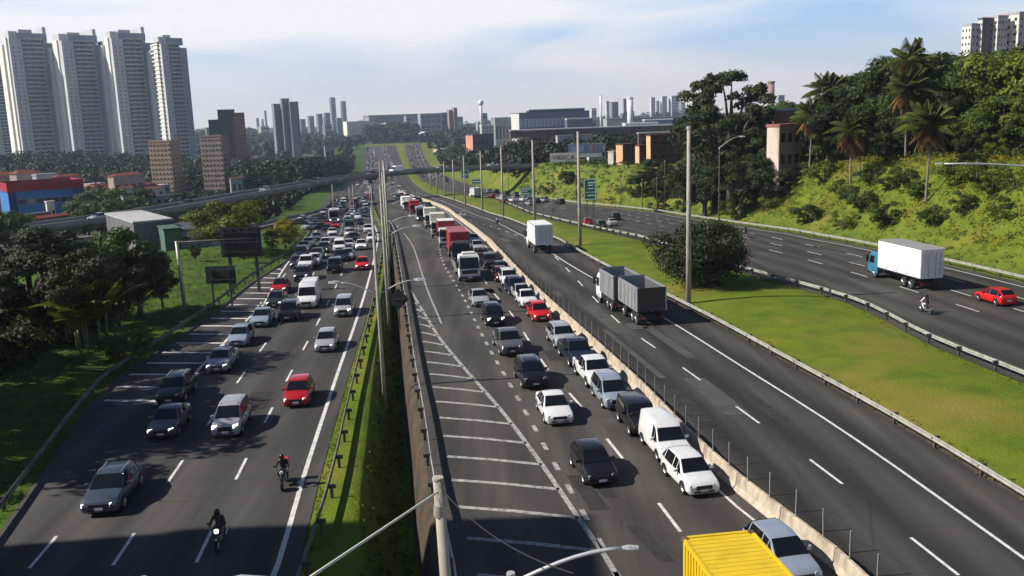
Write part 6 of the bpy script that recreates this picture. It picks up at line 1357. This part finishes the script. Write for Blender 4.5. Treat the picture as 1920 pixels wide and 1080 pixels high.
# left side trees
LT = [('dark',40,425,84,1.3,'huge dark tree at the left frame edge'),('dark',-40,500,76,1.2,'dark tree partly cut by the left frame edge'),('dark',98,500,86,.8,'dark tree between the huge one and the banana clump'),
      ('broad',205,430,88,1.0,'green tree behind the banana clump'),('dark',250,452,88,1.1,'wide dark tree right of the banana clump'),('dark',296,492,92,.8,'smaller dark tree by the gantry post'),('dark',210,500,84,.8,'dark low-branching tree in front of the grey warehouse'),
      ('bright',420,372,133,1.35,'leafy bright green tree rising behind the dark billboard'),('yellow',532,405,142,1.0,'yellow-green tree at the bend of the local lanes'),('yellow',508,425,138,.8,'smaller yellow-green tree beside the bend'),('broad',470,430,142,.9,'green tree between billboard and yellow-green tree'),
      ('dark',365,470,125,.7,'dark shrub tree below the low grey office'),('dark',455,468,122,.6,'dark shrub tree under the billboard'),('broad',180,352,245,1.6,'green trees right of the blue building, nearest the street'),('broad',215,370,230,1.2,'green tree below the orange-red roof'),('broad',160,385,215,1.0,'green tree behind the viaduct bend'),
      ('dark',270,400,200,.9,'dark tree above the grey warehouse'),('dark',350,352,300,1.2,'dark tree between the two tan blocks'),('broad',262,350,310,1.0,'tree left of the tan block'),('broad',10,395,150,1.0,'green tree top at left edge below the viaduct')]
for k, px, yt, Y, wd, lb in LT: tree_px(k, px, yt, Y, lb, wide=wd)
for k_, x, y, h, wd, lb in (('dark', -42, 50.5, 20, .8, 'tall dark tree nearest the tall plain apartment block, left'), ('dark', -49, 54.5, 24, .8, 'tallest dark tree outside the left edge'), ('dark', -47, 67, 21, .75, 'tall dark tree outside the left edge, level with the shoulder hatching'), ('dark', -38, 45, 9, 1.0, 'low dark tree at the foot of the tall trees left of the road'), ('dark', -39, 57, 10, .9, 'middle-sized dark tree shading the left bank grass')):
    tree(k_, x, y, h, lb, group='shade trees left of the frame', wide=wd)
tree('dark', -38, 78, 8.5, 'dark tree leaning over the guardrail on the left bank', wide=1.0)
tree('bush', -31.5, 71, 3.2, 'leafy shrub behind the left guardrail near the gantry', name='bush', cat='bush')
for px, yb, h, lb in ((1205, 372, 7.5, 'dark bushy tree below the taller brick house'), (1232, 385, 6.5, 'dark low tree right of the poles on the embankment'), (1262, 368, 8.5, 'dark tree between the brick houses and the tallest mast'), (1285, 385, 6.5, 'dark low tree directly behind the tallest mast'), (1225, 345, 7, 'dark tree close under the taller brick house'), (1065, 350, 5.5, 'dark shrub tree between the green signs')):
    p = slope_pt(px, yb); tree('dark', p.x, p.y, h, lb, wide=1.25, group='dark trees on the embankment')
# banana clump
def banana(px, py, n, h, label):
    p = G(px, py, hf=terr); root = thing('banana_plant', label, 'banana plant', (p.x, p.y, p.z-.2))
    for i in range(n):
        bx, by = rng.uniform(-1.6, 1.6), rng.uniform(-1.2, 1.2); hh = h*rng.uniform(.6, 1)
        q = MB(); q.tube([(bx, by, 0), (bx*1.1, by*1.1, hh*.38)], [.16, .09], 6); link('stem', q.mesh('stem', True), root, M_bark if False else mat('banana_stem', (.12,.14,.05), .7))
        for k in range(9):
            az = k*.72+rng.uniform(0, 1); ln = hh*.72; L = []; tilt = rng.uniform(.75, 1.35)
            q = MB(); rg = []
            for j in range(7):
                t = j/6; x = ln*t*math.cos(tilt)*1.1; z = hh*.36+ln*(math.sin(tilt)*t-.42*t*t); w_ = .55*math.sin(math.pi*min(1, t*.85+.12)); c = Vector((bx*1.1+math.cos(az)*x, by*1.1+math.sin(az)*x, z)); sd = Vector((-math.sin(az), math.cos(az), 0))*w_
                rg.append((c-sd+Vector((0, 0, .12)), c, c+sd+Vector((0, 0, .12))))
            for (a1, b1, c1), (a2, b2, c2) in zip(rg, rg[1:]): q.face([a1, b1, b2, a2]); q.face([b1, c1, c2, b2])
            me_ = q.mesh('large_leaf', True); a_ = me_.attributes.new('tint', 'FLOAT', 'POINT'); a_.data.foreach_set('value', np.full(len(me_.vertices), float(rng.uniform(.2, 1)), dtype=np.float32)); link('large_leaf', me_, root, ML_bright)
banana(160, 648, 7, 8.0, 'banana clump with sunlit broad leaves on the left bank')
banana(128, 640, 4, 6.0, 'smaller banana clump beside the sunlit one')
# scattered low scrub, one mass
def scatter_mass(name, n, posf, size, m, hf=(.2, .9), per=14, label=None):
    P, Nn, S, T = [], [], [], []
    for _ in range(n):
        x, y, s = posf(); z = terr(x, y); k = per; d = rng.normal(size=(k, 3)); d[:, 2] = np.abs(d[:, 2]); d /= np.linalg.norm(d, axis=1)[:, None]
        r = s*rng.uniform(.4, 1, k); P.append(np.array([x, y, z])+d*r[:, None]*np.array([1, 1, .8])); nn_ = d+rng.normal(size=(k, 3))*.4; Nn.append(nn_/np.linalg.norm(nn_, axis=1)[:, None]); S.append(rng.uniform(.6, 1.3, k)*size*(.6+.4*s)); T.append(np.clip(rng.uniform(0, .7)+rng.uniform(0, .4, k), 0, 1))
    me_ = quads_mesh(name, np.concatenate(P), np.concatenate(Nn), np.concatenate(S), np.concatenate(T)); return link(name, me_, None, m, kind='stuff')
def on_bank(y0, y1, d0, d1, s0, s1, pw=1.0):
    def f():
        y = rng.uniform(y0**.7, y1**.7)**(1/.7); d = d0+(d1-d0)*rng.uniform()**pw; return fDR(y)+d, y, rng.uniform(s0, s1)
    return f
scatter_mass('embankment_scrub', 1300, on_bank(60, 260, 4, 34, .35, 1.1), .34, ML_mid)
scatter_mass('embankment_tall_grass', 4200, on_bank(55, 260, 2.5, 26, .25, .7), .24, ML_grass)
scatter_mass('embankment_yellow_scrub', 3600, on_bank(60, 190, 6, 28, .4, 1.3), .28, ML_yel)
scatter_mass('embankment_thicket', 420, on_bank(85, 190, 19, 31, .9, 2.4), .42, ML_mid, per=50)
scatter_mass('embankment_undergrowth', 1500, on_bank(85, 200, 30, 60, .8, 2.2), .5, ML_dark, per=26)
def far_bank():
    y = rng.uniform(250, 345); return fDR(y)+rng.uniform(4, 40), y, rng.uniform(.5, 1.6)
scatter_mass('far_bank_scrub', 900, far_bank, .5, ML_mid)
def leftbank():
    y = rng.uniform(38, 135); return fAL(y)-rng.uniform(1.5, 26), y, rng.uniform(.2, .5)
def leftunder():
    y = rng.uniform(56, 100); return fAL(y)-rng.uniform(9, 34), y, rng.uniform(.7, 1.9)
scatter_mass('left_bank_undergrowth', 620, leftunder, .36, ML_dark, per=60)
scatter_mass('left_bank_weeds', 2200, leftbank, .2, ML_grass, per=10)
def ditchf():
    y = rng.uniform(28, 120); a, b = fAR(y)+.9, fBL(y)-.3; return a+(b-a)*rng.uniform(.42, .8), y, rng.uniform(.1, .38)
scatter_mass('ditch_weeds', 900, ditchf, .2, ML_mid, per=12)
def medianf():
    y = rng.uniform(35**.6, 220**.6)**(1/.6); a, b = fCR(y)+.7, fDL(y)-.6; return a+(b-a)*rng.uniform(), y, rng.uniform(.05, .14)
def bermf():
    y = rng.uniform(25, 110); a, b = fAR(y)+1.0, fBL(y)-.3; return a+(b-a)*rng.uniform(0, .48), y, rng.uniform(.05, .16)
def vergef():
    y = rng.uniform(28**.6, 200**.6)**(1/.6); f, d0, d1 = [(fCR, .35, 1.6), (fDL, -1.5, -.35), (fDR, .3, 2.2), (fAR, 1.0, 1.35), (fAL, -1.8, -.3)][int(rng.integers(5))]
    return f(y)+rng.uniform(d0, d1), y, rng.uniform(.08, .3)
scatter_mass('verge_weeds', 3000, vergef, .13, ML_lawn, per=9)
# far woods, one mass each
def wood(name, n, pxr, Yr, h, m=ML_far, per=60, size=2.0, avoid=True):
    P, Nn, S, T = [], [], [], []; c = 0; tries = 0
    while c < n and tries < n*8:
        tries += 1
        Y = rng.uniform(*Yr); p = at(rng.uniform(*pxr), 300, Y); x = p.x
        if avoid and fAL(Y)-9 < x < fDR(Y)+9: continue
        z = terr(x, Y); hh = rng.uniform(*h); r = hh*.42; k = per
        d = rng.normal(size=(k, 3)); d /= np.linalg.norm(d, axis=1)[:, None]; rr = r*rng.uniform(.6, 1.15, k)
        P.append(np.array([x, Y, z+hh*.55])+d*rr[:, None]*np.array([1, 1, 1.15])); nn_ = d+rng.normal(size=(k, 3))*.4; Nn.append(nn_/np.linalg.norm(nn_, axis=1)[:, None]); S.append(rng.uniform(.7, 1.4, k)*size); T.append(np.clip(rng.uniform(0, .7)+rng.uniform(0, .3, k), 0, 1)); c += 1
    me_ = quads_mesh(name, np.concatenate(P), np.concatenate(Nn), np.concatenate(S), np.concatenate(T)); return link(name, me_, None, m, kind='stuff')
wood('dark_wood', 1500, (440, 690), (420, 760), (8, 15), size=1.7, per=110)
wood('tower_foot_wood', 1400, (-60, 460), (470, 770), (8, 15), size=1.7, per=110)
wood('valley_wood', 160, (130, 265), (240, 420), (5, 9), size=1.6)
wood('valley_shrubs', 260, (250, 600), (230, 430), (2.5, 4.5), size=1.2)
wood('ridge_wood', 600, (630, 850), (1385, 1560), (9, 15), size=4, per=40, avoid=False)
wood('showroom_wood', 160, (785, 880), (480, 800), (6, 12), size=1.8)
wood('house_foot_wood', 160, (850, 1060), (352, 430), (4, 8), size=1.4)
wood('town_greenery', 480, (800, 1310), (360, 900), (5, 11), size=2.2)
wood('far_city_greenery', 900, (340, 1320), (950, 2400), (9, 18), size=5, per=30)
wood('right_backwood', 260, (1280, 1500), (190, 420), (7, 13), size=1.6, m=ML_dark)
wood('hall_foot_wood', 260, (950, 1290), (400, 505), (7, 11.5), size=1.5)
wood('highway_slope_wood', 260, (560, 900), (400, 900), (5, 9), size=2.0)

# ------------------------------------------------------------------ motorcycles and riders
def skin_mesh(name, V, E, Rr, sub=1):
    me_ = bpy.data.meshes.new(name); me_.from_pydata(V, E, []); o = bpy.data.objects.new('tmp', me_); col.objects.link(o)
    md = o.modifiers.new('s', 'SKIN'); sv = me_.skin_vertices[0].data
    for i, r in enumerate(Rr): sv[i].radius = (r, r)
    sv[0].use_root = True; ms = o.modifiers.new('u', 'SUBSURF'); ms.levels = sub; ms.render_levels = sub
    bpy.context.view_layer.update(); r = bpy.data.meshes.new_from_object(o.evaluated_get(bpy.context.evaluated_depsgraph_get())); bpy.data.objects.remove(o); r.name = name
    for p in r.polygons: p.use_smooth = True
    return r
# front is -Y; pelvis on the seat
RV = [(0,.12,.86),(0,.10,1.02),(0,.02,1.25),(0,-.03,1.38),(0,-.06,1.47),   # 0-4 spine, neck
      (-.19,-.02,1.36),(-.30,-.18,1.14),(-.30,-.42,1.04),(-.30,-.50,1.03),(.19,-.02,1.36),(.30,-.18,1.14),(.30,-.42,1.04),(.30,-.50,1.03),
      (-.13,.08,.84),(-.25,-.22,.80),(-.20,.06,.46),(-.20,-.04,.36),(.13,.08,.84),(.25,-.22,.80),(.20,.06,.46),(.20,-.04,.36),(0,-.07,1.56)]
RE = [(0,1),(1,2),(2,3),(3,4),(4,21),(3,5),(5,6),(6,7),(7,8),(3,9),(9,10),(10,11),(11,12),(0,13),(13,14),(14,15),(15,16),(0,17),(17,18),(18,19),(19,20)]
RR = [.16,.16,.17,.12,.06,.085,.06,.042,.045,.085,.06,.042,.045,.11,.085,.055,.05,.11,.085,.055,.05,.08]
rider_me = skin_mesh('rider_body', RV, RE, RR)
def rider_variant(jc, pc, sleeve=None):
    me_ = rider_me.copy(); me_.materials.append(mat('jacket_%d' % int(sum(jc)*1000), jc, .8)); me_.materials.append(mat('trousers_%d' % int(sum(pc)*1000), pc, .8)); me_.materials.append(mat('skin_tone', (.30,.17,.11), .6)); me_.materials.append(mat('boot_leather', (.02,.018,.016), .6)); me_.materials.append(mat('sleeve_%d' % int(sum(sleeve or jc)*1000), sleeve or jc, .8))
    for p in me_.polygons:
        c = p.center
        p.material_index = 3 if c.z < .43 else 1 if (c.z < .93) else 2 if (c.y < -.44 or c.z > 1.44) else 4 if abs(c.x) > .20 else 0
    return me_
mo_ty, mo_rm = wheel_mesh(.30, .12); mo_ty.materials.append(M_tyre); mo_rm.materials.append(M_rim)
def rotz(me_): me_.transform(Matrix.Identity(4)); return me_
def motorbike(px, py, rd, mlab, plab, bc=(.02,.02,.02), jc=(.015,.015,.018), pc=(.04,.05,.08), hc=(.02,.02,.02), lit=False, sleeve=None, box=False, loc=None):
    lo, rz, rx = pose(px, py, rd, 2.0) if loc is None else loc
    root = thing('motorcycle', mlab, 'motorcycle', lo, rz, 'motorcycles among the traffic'); pm = mat('moto_%d' % int(sum(bc)*1000), bc, .3, .2)
    def part(n_, q, m, b=.015): return link(n_, bev(q.mesh(n_), b, 1) if b else fixn(q.mesh(n_)), root, m)
    q = MB(); q.ring_loft([[(-w_, y, z0), (w_, y, z0), (w_*.7, y, z1), (-w_*.7, y, z1)] for y, w_, z0, z1 in ((-.38,.07,.68,.80),(-.25,.14,.62,.92),(.0,.13,.60,.88),(.12,.09,.62,.78))]); part('fuel_tank', q, pm)
    q = MB(); q.ring_loft([[(-w_, y, z0), (w_, y, z0), (w_*.8, y, z1), (-w_*.8, y, z1)] for y, w_, z0, z1 in ((.0,.09,.66,.76),(.25,.15,.68,.77),(.6,.11,.74,.84),(.82,.05,.80,.88))]); part('seat', q, M_black)
    q = MB().box(-.13, .13, -.22, .18, .30, .60); part('engine', q, M_rim)
    q = MB(); q.tube([(0, -.42, .86), (0, -.52, .55), (0, -.70, .30)], .035, 6); q.tube([(0, -.36, .72), (0, .05, .40), (0, .62, .30)], .04, 6); part('frame_tube', q, M_black, 0)['kind'] = 'stuff'
    q = MB(); q.tube([(-.36, -.40, 1.02), (-.18, -.46, .98), (.18, -.46, .98), (.36, -.40, 1.02)], .018, 6); part('handlebar', q, M_black, 0)
    q = MB().box(-.09, .09, -.60, -.48, .80, .98); part('headlight', q, M_lampon if lit else M_lampoff, .03)
    q = MB().box(-.07, .07, .80, .87, .72, .82); part('tail_light', q, M_tail)
    q = MB().box(-.1, .1, .86, .89, .48, .62); part('number_plate', q, M_plate, 0)
    q = MB(); q.tube([(.14, -.1, .34), (.16, .3, .32), (.17, .75, .42)], .045, 8); part('exhaust', q, M_chrome, 0)
    for s in (-1, 1): q = MB(); q.tube([(s*.30, -.40, 1.03), (s*.36, -.38, 1.18)], .01, 4); q.box(s*.36-.06, s*.36+.06, -.39, -.36, 1.16, 1.24); part('rear_mirror', q, M_black, 0)
    if box: part('top_case', MB().box(-.2, .2, .62, 1.0, .86, 1.2), mat('case_red', (.4,.02,.02), .5), .03)
    for y in (-.70, .64):
        wv = link('wheel', mo_ty, root); wv.location = (0, y, .30); link('rim', mo_rm, wv)
        part('mudguard', MB().box(-.07, .07, y-.22, y+.22, .605, .625), pm, 0)
    pr = thing('person', plab, 'person', lo, rz, 'motorcycle riders'); k = 'rb%s%s%s' % (jc, pc, sleeve)
    if k not in MATS: MATS[k] = rider_variant(jc, pc, sleeve)
    link('body', MATS[k], pr)
    q = MB(); q.ring_loft([[(r*math.cos(t), -.08+r*1.15*math.sin(t), z) for t in [2*math.pi*j/12 for j in range(12)]] for z, r in ((1.46,.10),(1.50,.128),(1.58,.138),(1.67,.12),(1.73,.07),(1.745,.02))]); link('helmet', q.mesh('helmet', True), pr, mat('helmet_%d' % int(sum(hc)*1000), hc, .2))
    q = MB(); q.ring_loft([[(.142*math.cos(t), -.08+.165*math.sin(t), z) for t in [math.pi*(1.18+.64*j/6) for j in range(7)]] for z in (1.55, 1.63)], closed=False); link('visor', q.mesh('visor'), pr, M_glass)
    for o in (root, pr): o.rotation_euler = (rx, 0, rz)
motorbike(528, 925, 'A', 'dark motorcycle with number plate glinting, riding beside the edge line', 'motorcyclist in black beside a passenger bag with red patch, near the edge line', jc=(.012,.012,.014), hc=(.03,.02,.02), lit=False, box=True)
motorbike(405, 1042, 'A', 'motorcycle with a single lit headlamp in the foreground shadow', 'rider in black on the motorcycle in the foreground shadow', lit=True)
motorbike(1748, 592, 'D', 'dark red motorcycle riding behind the white box lorry', 'rider with white sleeves and pale trousers behind the white box lorry', bc=(.06,.008,.01), jc=(.03,.012,.02), pc=(.6,.58,.55), sleeve=(.65,.62,.6), hc=(.02,.02,.025))
motorbike(1403, 447, 'D', 'black motorcycle close to the embankment rail', 'rider in dark clothes close to the embankment rail')
motorbike(1039, 402, 'D', 'small motorcycle alone in the middle of the far outbound lanes', 'rider with dark red jacket on the far outbound lanes', jc=(.12,.02,.02))
motorbike(967, 387, 'D', 'motorcycle beside the far maroon sedan', 'rider beside the far maroon sedan')
motorbike(933, 427, 'C', 'motorcycle riding away alone along the express lanes', 'rider in black riding away along the express lanes', hc=(.6,.6,.6))
motorbike(1147, 625, 'B', 'motorcycle filtering between the red hatchback and the barrier', 'rider squeezing between the queue and the barrier', lit=False, loc=None) if False else None
# ------------------------------------------------------------------ the air
hzm = bpy.data.materials.new('haze_air'); hzm.use_nodes = True; t = hzm.node_tree; t.nodes.clear()
o_ = N(t, 'ShaderNodeOutputMaterial'); pv = N(t, 'ShaderNodeVolumePrincipled'); pv.inputs['Color'].default_value = (.66, .82, 1.0, 1); pv.inputs['Density'].default_value = .00012; pv.inputs['Anisotropy'].default_value = .25
L_(t, pv.outputs[0], o_.inputs['Volume'])
link('haze', fixn(MB().box(-3000, 3000, -100, 3700, -45, 190).mesh('haze')), None, hzm, kind='stuff')
